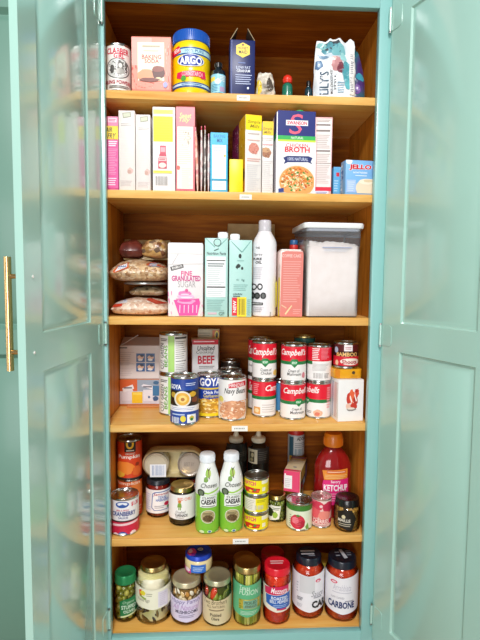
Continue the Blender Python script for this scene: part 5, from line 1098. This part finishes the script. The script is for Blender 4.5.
# tomato can with its ring-pull lid
A = Art('s'); A.rect(240, 425, 440, 462, '#3f7d2d').rect(240, 419, 440, 426, '#e6e9dc').rect(240, 462, 440, 560, '#e4ebd2').blob(334, 518, 40, 38, '#d3304a', 3, 22, .1).blob(322, 508, 18, 18, '#ee8090', 5).blob(352, 530, 20, 20, '#b3203a', 6).lines(322, 500, 356, 545, 5, '#e2606f', .3).poly([(322, 484), (336, 478), (350, 486), (336, 492)], '#4e8a35').poly([(374, 540), (386, 520), (394, 556), (380, 560)], '#6fa04a').lines(290, 470, 300, 540, 6, '#9aa88a', .3)
tc_ = can('tomato_can', 'green and white tomato can with a bare steel lid', 's', 273, 411, 362, 4, yb=570, art=A, base='#e4ebd2', ring=True)
# long pink-ended box resting on the tomato can
zc0 = Z + DIM[tc_.name][1] + .0012
yf = onp(PX('s', 298), PYv('s', 356), 2, zc0)[1]
e0 = onp(PX('s', 252), PYv('s', 345), 1, yf); e1 = onp(PX('s', 344), PYv('s', 345), 1, yf); zt_ = onp(PX('s', 298), PYv('s', 246), 1, yf)[2]
W = (e1[0] - e0[0]) * .96; H = zt_ - zc0; rz = -.34; D = .126
loc = ((e0[0] + e1[0]) / 2 + .003, yf, zc0)
mb = MB(); mb.box(-W / 2, 0, 0, W / 2, D, H, solid('#d9c8a2', .4), .0012)
mb.art(Art('s').rect(252, 232, 346, 362, '#e0335f').rect(258, 240, 340, 354, '#e44270').rect(262, 268, 304, 338, '#f3f0f0').lines(266, 282, 298, 330, 5, '#cfc6cb', .35).blob(268, 262, 5, 5, '#f7eef0', 3), flat_pix(loc, rz), lambda a, b, off: (min(W / 2, max(-W / 2, a)), -off, min(H, max(0, b))), off=.0003)
mb.add([(-W / 2 + .001, .001, H + .0004), (W / 2 - .001, .001, H + .0004), (W / 2 - .001, .012, H + .0004), (-W / 2 + .001, .012, H + .0004)], [(0, 1, 2, 3)], solid('#e0335f', .4))
for i, (y0, y1, c) in enumerate(((.03, .036, '#4d6a8c'), (.092, .105, '#c9a24a'), (.105, D - .002, '#8d3a2b'))): mb.add([(-W * (.05 if i == 0 else .47), y0, H + .0005), (W * (.15 if i == 0 else .47), y0, H + .0005), (W * (.15 if i == 0 else .47), y1, H + .0005), (-W * (.05 if i == 0 else .47), y1, H + .0005)], [(0, 1, 2, 3)], solid(c, .4))
S = lambda y0, z0, y1, z1, c, d: mb.add([(W / 2 + d, y0, z0), (W / 2 + d, y1, z0), (W / 2 + d, y1, z1), (W / 2 + d, y0, z1)], [(0, 1, 2, 3)], solid(c, .4))
S(.002, .002, D - .002, H - .002, '#3c2a33', .0004); S(.01, H * .45, .09, H * .95, '#c9a24a', .0006); S(.012, .004, .04, H * .3, '#b5232f', .0008); S(.045, .004, .08, H * .35, '#b9c7d6', .0008); S(.088, H * .2, D - .006, H * .8, '#7d5a86', .0008)
can('corn_can', 'yellow can in shadow holding up the pink ended box', 's', 252, 360, 170, 4, Y=tc_.location.y + DIM[tc_.name][0] + .05, base='#d9b02a', h=DIM[tc_.name][1])
o = mb.build('rice_mix_box', None, loc, (0, 0, rz)); tag(o, 'long tilted box with a hot pink end resting on the tomato can', 'box')
# red-lidded shaker at the back
X, Yf, r, H = measure('s', 287, 394, 24, 4, .235, None, True); loc = (X - .011, ID - r * .8 - .002, Z + .0004); H = onp(PX('s', 340), PYv('s', 14), 1, Yf)[2] - Z
t = thing('seasoning_shaker', 'tall white shaker with a red lid behind the pink ended box', 'shaker', loc); zl = onp(PX('s', 340), PYv('s', 58), 1, Yf)[2] - Z; r *= .8
MB().lathe([(0, .001), (r * .92, .001), (r, .004), (r, zl - .004), (r * .95, zl), (0, zl)], solid('#b9c2c6', .35), 40).build('shaker_body', t)
MB().lathe(cap_prof(r * .98, zl, H), solid('#c2271f', .4), 36).build('lid', t)
A = Art('s'); A.rect(290, 62, 312, 170, '#3a5f72').rect(312, 62, 400, 160, '#d6d8d8').text('ADOBO', 330, 64, 374, 82, '#39393b', .03).lines(318, 92, 388, 122, 3, '#8f989c', .35).bars(318, 128, 360, 160, '#7f9aa5', 10).rect(290, 165, 400, 260, '#c99a2a')
q = MB(); q.art(A, cyl_pix(loc, r), cyl_map(r), cut=(.14, None), off=.0004); q.build('paper_label', t)
# ketchup
k = 't'; a = onp(PX(k, 136), PYv(k, 300), 1, .115)[0]; b = onp(PX(k, 336), PYv(k, 300), 1, .115)[0]; r = (b - a) / 2; ys = .62; loc = ((a + b) / 2 - .003, .1265, Z + .0004)
zz = lambda y: onp(PX(k, 236), PYv(k, y), 1, .1265 - r * .3)[2] - Z
zsh, zn, zc0_, ztop = zz(232), zz(126), zz(118), zz(50)
t = thing('ketchup_bottle', 'big squeeze bottle of ketchup with an orange cap behind the mustard jar', 'bottle', loc)
prof = [(0, .001), (r * .85, .001), (r * .97, .004), (r, .012), (r, zsh * .55), (r * .97, zsh * .75), (r * .985, zsh), (r * .95, zsh + (zn - zsh) * .2), (r * .8, zsh + (zn - zsh) * .55), (r * .55, zsh + (zn - zsh) * .88), (r * .42, zn), (r * .4, zc0_)]
KET = mottled('ketchup_red', ['#7d0f12', '#941518', '#86120f'], 20, .12, 0, 'noise', .6); MB().lathe(prof, KET, 48, ysc=ys).build('bottle_body', t)
rc = 52 / CROP[k][2] * 1.40 / FOC; c = MB(); OR = solid('#f28a1c', .35, 0, .2)
c.lathe([(rc - .002, zc0_), (rc, zc0_ + .002), (rc, ztop - .012), (rc * .93, ztop - .008), (rc * .9, ztop - .002), (rc * .84, ztop), (0, ztop)], OR, 40); ribbed(c, rc, zc0_ + .003, ztop - .014, 44, OR, .0006); c.build('cap', t)
A = Art(k); A.poly([(172, 246), (306, 238), (308, 290), (182, 296)], '#ee9333').rect(196, 246, 298, 260, '#d9562a').lines(200, 249, 294, 257, 1, '#f6d9b8', .6).lines(186, 266, 304, 290, 3, '#f6c886', .4).poly([(176, 298), (308, 290), (308, 420), (184, 430), (172, 320)], '#e3267c').text('Savory', 218, 296, 270, 316, '#f9e6ef', .02).text('KETCHUP', 180, 320, 304, 354, '#f8eff2', .035).lines(200, 362, 290, 410, 4, '#f2a3c4', .35)
q = MB(); q.art(A, cyl_pix(loc, r, ys), cyl_map(prof_r(prof), ys), cut=(.12, .01), off=.0006); q.build('paper_label', t)
# cherry can and mustard jar
A = Art(k); A.rect(80, 376, 250, 420, '#f0d9d2').blob(150, 432, 34, 24, '#d53a55', 3).blob(200, 440, 28, 30, '#c2284a', 4).blob(140, 470, 30, 28, '#e05a63', 5).blob(180, 484, 34, 24, '#e98a7e', 6).blob(166, 436, 10, 8, '#f3c9c9', 7).rect(100, 504, 240, 528, '#c5203f').text('CHERRIES', 122, 504, 206, 526, '#f4dcd6', .03).lines(130, 532, 200, 546, 2, '#b98a86', .4).blob(130, 398, 14, 12, '#e2697c', 8)
can('cherry_can', 'small pale can with red cherries printed round it', 't', 112, 220, 350, 4, yb=556, art=A, base='#eec7bf', top=solid('#d9b9b4', .25, .7))
A = Art(k); A.poly([(284, 440), (300, 428), (306, 470), (290, 490)], '#17130f').poly([(252, 470), (290, 458), (326, 456), (352, 500), (330, 566), (262, 552)], '#17130f').ell(286, 490, 10, 10, '#d8cda8').text('MAILLE', 258, 502, 322, 518, '#e8e2d2', .015).lines(260, 524, 326, 544, 2, '#b8b09c', .4).ell(296, 446, 8, 10, '#2c2418')
jar('mustard_jar', 'jar of grainy mustard with a black lid at the shelf end', 't', 236, 372, 352, 580, 4, .92, .021, solid('#131211', .25, 0, .3), fill_solid(mottled('grainy_mustard', ['#c9973c', '#7a4f17', '#e2b75a', '#4a2d0c', '#b5812c'], 260, .35, .4, 'voronoi', .2), 'mustard'), A, shoulder=.14, ribs=0)

def fill_chunks(name, cols, a_, b_, c_, seed, core, tilt):
    def f(t, rc, zs, zl, inner, rf):
        rd = random.Random(seed); mb = MB(); mats = [solid(c, .3, 0, .3) for c in cols]; z = c_ * 1.3 + .004; j = 0
        while z < zl - c_ * .8:
            n = int(2 * PI * rc / (a_ * 2.0))
            for i in range(n):
                a = 2 * PI * (i + .5 * (j % 2)) / n; R = min(rc, rf(min(zl, z + c_))) - b_ * 1.06
                mb.ball((R * math.cos(a), R * math.sin(a), z + rd.uniform(-.25, .25) * c_), (b_, a_ * rd.uniform(.8, 1.05), c_ * rd.uniform(.75, 1.0)), rd.choice(mats), Matrix.Rotation(a, 4, 'Z') @ Matrix.Rotation(rd.uniform(-tilt, tilt), 4, 'X'), 10, 8)
            z += c_ * 1.35; j += 1
        o = mb.build(name, t); o['kind'] = 'stuff'
        c = MB(); P = [(p - b_ * 1.2, q + .003) for p, q in inner if p > b_ * 1.6 and q + .003 < zl * .95]; c.lathe([(0, P[0][1])] + P + [(0, P[-1][1])], solid(core, .3), 24); c.build('brine', t)
    return f

# ================================================================== bottom shelf
Z = SH[5]
A = Art('u'); A.poly([(116, 396), (140, 384), (222, 372), (222, 474), (120, 494)], '#1f7a45').text('Organic', 134, 394, 204, 416, '#bfe0c4', .0, .3).text('STUFFED', 126, 420, 212, 444, '#d9eedb', .025).text('OLIVES', 138, 448, 206, 466, '#d9eedb', .025).poly([(122, 482), (222, 464), (222, 474), (122, 492)], '#d7dfae')
oj = jar('olive_jar', 'jar of green olives with a green lid against the left door', 'u', 82, 222, 178, 532, 5, .93, .026, solid('#2a8f57', .3, .3), fill_balls('olives', ['#a9a93a', '#8c8f2a', '#c4bd55', '#7b7f22', '#b8b24a'], .0085, 3, '#4a4a14'), A, shoulder=.12, ribs=0)
oj.location.x += .0065
def fill_egg(t, rc, zs, zl, inner, rf):
    P = [(a, b + .003) for a, b in inner if a > 0]; zt_ = zl * .97
    P = [(0, P[0][1])] + [p for p in P if p[1] < zt_] + [(max(.004, rf(zt_)), zt_), (0, zt_)]
    m = newmat('pale_brine'); mt, nt, b = m; tc = N(nt, 'ShaderNodeTexCoord'); no = N(nt, 'ShaderNodeTexNoise'); no.inputs['Scale'].default_value = 14
    nt.links.new(tc.outputs['Object'], no.inputs['Vector']); cr = N(nt, 'ShaderNodeValToRGB'); cr.color_ramp.elements[0].color = (*lin('#d6cd78'), 1); cr.color_ramp.elements[1].color = (*lin('#efe9b8'), 1); cr.color_ramp.elements[0].position = .35; cr.color_ramp.elements[1].position = .65
    nt.links.new(no.outputs['Fac'], cr.inputs[0]); nt.links.new(cr.outputs[0], b.inputs['Base Color']); b.inputs['Roughness'].default_value = .15
    P2 = [(max(0, a - .0048), z) for a, z in P]; MB().lathe(P2, mt, 36).build('brine', t)
    mb = MB(); rd = random.Random(5); DK = [solid(c, .3, 0, .3) for c in ('#5a3d14', '#7c5a20', '#3d2a0e', '#96763a')]
    for i in range(60):
        a = rd.uniform(0, 2 * PI); R = (rc - .0045) * rd.uniform(.93, 1); mb.ball((R * math.cos(a), R * math.sin(a), .010 + rd.random() ** 1.5 * .034), (rd.uniform(.004, .007), .004, rd.uniform(.008, .013)), rd.choice(DK), Matrix.Rotation(rd.uniform(-1.5, 1.5), 4, 'Y') @ Matrix.Rotation(a, 4, 'Z'), 10, 6)
    mb.build('pepper_pieces', t)['kind'] = 'stuff'
    mb = MB(); EG = solid('#efe9cf', .3, 0, .3)
    for a, z, s in ((-1.50, zs * .85, 1.5), (.3, zs * .8, 1.0), (2.0, zs * .85, 1), (3.4, zs * .8, 1), (-.3, zs * .36, .9), (-2.6, zs * .4, .9), (1.2, zs * .4, .9)): mb.ball(((rc - .016) * math.cos(a), (rc - .016) * math.sin(a), z), (min(.034, .023 * s), .0168, .021 * s), EG, Matrix.Rotation(a + PI / 2, 4, 'Z'), 18, 12)
    mb.build('pickled_eggs', t)['kind'] = 'stuff'
A = Art('u'); A.poly([(215, 312), (330, 332), (450, 320), (450, 440), (330, 450), (215, 430)], '#eeecd6').poly([(248, 330), (262, 322), (264, 360), (250, 356)], '#e2402f').blob(270, 348, 16, 14, '#e6d83a', 3).poly([(250, 360), (290, 376), (284, 386), (252, 370)], '#8fae3a').lines(290, 350, 326, 372, 2, '#aaa892', .4).text('Pickled Eggs', 244, 380, 310, 404, '#8d8b74', .0, .2).rect(360, 332, 416, 424, '#e3deea').lines(368, 340, 408, 416, 7, '#c6bfd2', .4)
jar('pickled_egg_jar', 'largest pale yellow jar with pickled eggs and a gold lid', 'u', 226, 441, 116, 549, 5, .72, .013, GOLD, fill_egg, A, shoulder=.13)
A = Art('v'); A.poly([(40, 338), (140, 350), (240, 336), (240, 452), (140, 466), (40, 452)], '#ddd3ec').text('Happy Family', 66, 348, 214, 376, '#7c6ea6', .004, .2).text('All Natural', 72, 376, 206, 402, '#b58cc4', .0, .3).text('MUSHROOMS', 84, 404, 200, 422, '#4a4160', .025).lines(100, 428, 184, 444, 2, '#8a7fa0', .4)
jl = jar('pickled_garlic_jar', 'glass jar with a lavender label and pale pickled pieces', 'v', 58, 226, 172, 490, 5, .90, .015, solid('#d6cba8', .35, .6), fill_chunks('pickled_pieces', ['#e8c98e', '#f3e6c4', '#d9a95c', '#c98f45', '#f6efd8'], .0085, .0075, .016, 6, '#7a5a26', .8), A, shoulder=.12)
A = Art('v'); A.poly([(210, 340), (305, 352), (400, 338), (400, 466), (305, 480), (210, 466)], '#dccaa2').text('Two Brothers', 238, 350, 356, 374, '#5d4a33', .0, .2).text('ALL NATURAL', 252, 378, 346, 392, '#77634a', .01).lines(262, 398, 340, 410, 1, '#8a765a', .5).text('Pickled', 268, 420, 326, 436, '#3a2d1e', .02).text('Okra', 274, 440, 316, 456, '#3a2d1e', .02)
jo = jar('pickled_okra_jar', 'glass jar of green okra with a tan label and one red pepper', 'v', 228, 382, 166, 496, 5, .94, .015, solid('#c9c8a4', .3, .7), fill_chunks('okra_pods', ['#8fa33c', '#a3b34e', '#758c2f', '#b4c064', '#8d9f3f', '#9db04a', '#d9482a'], .0098, .0085, .026, 11, '#454d1a', .35), A, shoulder=.10)
# blue dip jar sitting across the two lids
zl = Z + max(DIM[jl.name][1], DIM[jo.name][1]) + .001
mid = ((jl.location.x + jo.location.x) / 2, (jl.location.y + jo.location.y) / 2)
r = (282 - 132) / 2 / CROP['v'][2] * 1.36 / FOC; yq = onp(PX('v', 205), PYv('v', 214), 2, zl)[1]; mid = (onp(PX('v', 206), 565, 1, yq + r)[0], yq + r)
t = thing('dip_jar', 'small squat jar with a blue and pink lid balanced across two jar lids', 'jar', (mid[0], mid[1], zl)); loc = tuple(t.location)
hz = lambda y: onp(PX('v', 205), PYv('v', y), 1, loc[1] - r)[2] - zl
hb_ = max(.026, hz(146)); ht = hb_ + .013
MB().lathe([(0, .001), (r * .8, .001), (r * .93, .004), (r, .011), (r, hb_ - .008), (r * .95, hb_ - .002), (r * .9, hb_), (0, hb_)], solid('#ecd9a4', .25, 0, .4), 44).build('jar_body', t)
l = MB(); ringed_lid(l, r * .97, hb_, ht, solid('#2348c4', .3, .2))
def lp(px, py): p = onp(px, py, 2, zl + ht); return p[0] - loc[0], p[1] - loc[1]
l.art(Art('v').blob(168, 92, 26, 22, '#d9418c', 3).blob(160, 86, 12, 12, '#f3cfe0', 4).blob(176, 106, 12, 8, '#8c2fa3', 5).ell(216, 76, 20, 12, '#14161f').ell(216, 76, 16, 8, '#d6d8e2').lines(206, 72, 226, 80, 1, '#14161f', .6), lp, lambda a, b, off: (a * .94, b * .94, ht + off - .0003), off=.0004)
l.build('lid', t)
q = MB(); q.art(Art('v').rect(110, 162, 165, 200, '#d23a8a').rect(165, 162, 244, 204, '#2f6fd0').lines(175, 172, 234, 196, 3, '#bcd6f5', .4).blob(150, 182, 12, 10, '#f3dfe9', 3), cyl_pix(loc, r), cyl_map(r), cut=(.14, None), off=.0004); q.build('paper_label', t)
A = Art('w'); A.poly([(40, 288), (130, 304), (224, 290), (224, 470), (132, 496), (40, 470)], '#5fb583').text('Texas', 88, 306, 150, 330, '#dff0df', .0, .2).text('FUSION', 86, 330, 198, 362, '#d3ecd6', .008, .2).rect(84, 388, 206, 446, '#b9a53a').specks(86, 388, 204, 446, 14, ['#e2cf5a', '#5d6b1f', '#8c9a2f'], .13, 4).rect(110, 392, 192, 442, '#7fb59a').text('PICKLED', 118, 398, 186, 416, '#3c4a3a', .02).text('ASPARAGUS', 118, 420, 186, 436, '#5c4a2a', .02).lines(94, 456, 190, 480, 3, '#c9e6cf', .4)
jar('asparagus_jar', 'jar of upright green asparagus with a gold lid and green label', 'w', 50, 215, 112, 556, 5, .97, .018, GOLD, fill_sticks('asparagus_spears', ['#bfc04a', '#9fa636', '#d6d468', '#868f2a', '#e3df86'], .0042, 7, '#3d4413', top=.97, lean=.12, taper=.9), A, shoulder=.06)
A = Art('w'); A.poly([(225, 314), (310, 322), (394, 306), (394, 455), (310, 466), (225, 440)], '#f2e6d6').poly([(240, 326), (300, 314), (380, 308), (380, 352), (310, 362), (244, 366)], '#d6215a').text('Mezzetta', 276, 322, 372, 354, '#fbeef2', .012, .3).poly([(246, 368), (310, 364), (384, 354), (386, 440), (330, 450), (250, 420)], '#2c63b8').text('ROASTED', 278, 372, 372, 392, '#e6eefa', .03).text('BELL PEPPERS', 270, 394, 376, 412, '#e6eefa', .02).lines(290, 418, 370, 436, 2, '#a9c4ec', .4).rect(310, 440, 366, 450, '#c9305a')
PEP = mottled('roasted_red_peppers', ['#c4200f', '#e23a1c', '#d42c14', '#f0592c'], 45, .12, .25, 'noise', .5)
def fill_pep(t, rc, zs, zl, inner, rf):
    fill_solid(PEP, 'peppers')(t, rc, zs, zl, inner, rf); mb = MB(); rd = random.Random(4); CH = solid('#2a0b07', .3)
    for i in range(46):
        a = rd.uniform(0, 2 * PI); z = rd.uniform(.012, zs * .98); R = rc + .0006
        mb.ball((R * math.cos(a), R * math.sin(a), z), (.0007, rd.uniform(.0015, .004), rd.uniform(.001, .0028)), CH, Matrix.Rotation(a, 4, 'Z') @ Matrix.Rotation(rd.uniform(-1, 1), 4, 'X'), 8, 5)
    mb.build('charred_skin', t)['kind'] = 'stuff'
jar('red_pepper_jar', 'jar of roasted red peppers with a bright red lid at the front', 'w', 229, 392, 122, 547, 5, .95, .021, solid('#e0182f', .28, 0, .4), fill_pep, A, lidart=Art('w').lines(272, 150, 352, 176, 2, '#f3c9ce', .5), shoulder=.09)
SAU = mottled('tomato_sauce', ['#a32a10', '#c43a18', '#b8320f', '#d14f22'], 50, .14, .1, 'noise', .5); NAV = solid('#141c2b', .28, 0, .3)
def sauce_art(dx, dy, turn):
    A = Art('x'); A.poly([(20 + dx, 206 + dy), (125 + dx, 222 + dy), (225 + dx, 200 + dy), (225 + dx, 392 + dy), (130 + dx, 414 + dy), (20 + dx, 392 + dy)], '#eceaf0')
    return A
A = sauce_art(0, 0, 1); A.rect(78, 222, 160, 312, '#d6d6da').ell(176, 242, 13, 9, '#d83a5f').ell(176, 244, 8, 5, '#f1c6d0').text('Sauce', 140, 296, 198, 326, '#8d8c96', .0, .3).lines(152, 324, 192, 336, 1, '#a9a8b2', .6).lines(66, 326, 96, 346, 3, '#4c4b55', .45).lines(64, 360, 94, 380, 3, '#b9b8c2', .35).text('CAR', 142, 346, 204, 384, '#1a1c22', .05).lines(64, 240, 74, 300, 4, '#c4c3cc', .4)
jar('pasta_sauce_jar', 'jar of red pasta sauce with black lid, label turned partly away', 'x', 40, 206, 56, 456, 5, .80, .022, NAV, fill_solid(SAU, 'sauce'), A, lidart=Art('x').lines(84, 78, 160, 108, 2, '#c9ced8', .5).lines(126, 106, 160, 114, 1, '#8f97a6', .6), shoulder=.17)
A = sauce_art(172, 10, 0); A.ell(262, 246, 18, 9, '#d83a5f').ell(262, 246, 11, 5, '#f1d0d8').text('Arrabbiata', 256, 266, 352, 300, '#c6c4d0', .0, .3).lines(252, 304, 356, 316, 1, '#cfcdd8', .4).text('SLOW COOKED', 246, 328, 316, 338, '#8d8c98', .0).lines(320, 346, 362, 358, 1, '#a9a8b4', .5).text('CARBONE', 232, 356, 366, 392, '#22356a', .035)
jar('pasta_sauce_jar', 'jar of red pasta sauce with black lid at the right end, full name showing', 'x', 215, 386, 66, 472, 5, .86, .022, NAV, fill_solid(SAU, 'sauce'), A, lidart=Art('x').poly([(296, 78), (312, 76), (326, 122), (306, 126)], '#c9ced8').lines(268, 84, 292, 118, 2, '#97a0ae', .3).lines(326, 80, 352, 112, 3, '#97a0ae', .3), shoulder=.15)
# jars standing behind
def backjar(name, label, k, xl, xr, yl, Y, lidm, fill, lw=.95): return jar(name, label, k, xl, xr, yl, None, 5, lw, .02, lidm, fill, None, Y=Y, shoulder=.1)
backjar('red_pepper_jar', 'red-lidded jar standing behind the front red pepper jar', 'w', 212, 358, 60, .125, solid('#c0182a', .3, 0, .3), fill_solid(PEP, 'peppers'))
backjar('pickle_jar', 'gold-lidded jar in shadow behind the asparagus jar', 'w', 44, 190, 92, .125, GOLD, fill_solid(mottled('dark_pickles', ['#3c3a14', '#5a5a20'], 40, .3, 0, 'noise'), 'pickles'))
backjar('pickle_jar', 'steel-lidded jar in shadow behind the okra jar', 'v', 250, 372, 134, .135, STEELD, fill_solid(mottled('dark_pickles', ['#3c3a14', '#5a5a20'], 40, .3, 0, 'noise'), 'pickles'))
backjar('relish_jar', 'yellowish jar glimpsed between the two pasta sauce jars', 'x', 152, 268, 92, .135, solid('#cbb23f', .35), fill_solid(mottled('yellow_relish', ['#c9a92f', '#e0c65a', '#a8871f'], 60, .3, 0, 'noise'), 'relish'))

jo_red = MB(); R_ = DIM[jo.name][0] - .0115
jo_red.ball((R_ * math.sin(-.35), -R_ * math.cos(-.35), DIM[jo.name][1] * .70), (.0095, .0085, .020), solid('#dd4524', .25, 0, .4), Matrix.Rotation(.25, 4, 'Y'), 14, 10); jo_red.build('red_pepper', jo)
GROUPS = dict(soup_can='condensed soup cans in stacks', chili_tin='stack of small yellow tins', dressing_bottle='salad dressing bottles', sauce_bottle='dark squeeze bottles at the back', pumpkin_can='stacked pumpkin cans',
              vegetable_can='stacked vegetable cans', dry_bean_bag='bags of dry beans', pasta_sauce_jar='pasta sauce jars', pudding_mix_box='pudding mix boxes', milk_carton='mint green milk cartons', muffin_mix_box='yellow topped mix boxes',
              baking_mix_box='plain white mix boxes', red_pepper_jar='red pepper jars', pickle_jar='pickle jars at the back', food_can='steel-topped cans at the back', jam_jar='jam jars')
for o in list(C.objects):
    if 'category' in o and o.name.split('.')[0] in GROUPS and 'group' not in o: o['group'] = GROUPS[o.name.split('.')[0]]
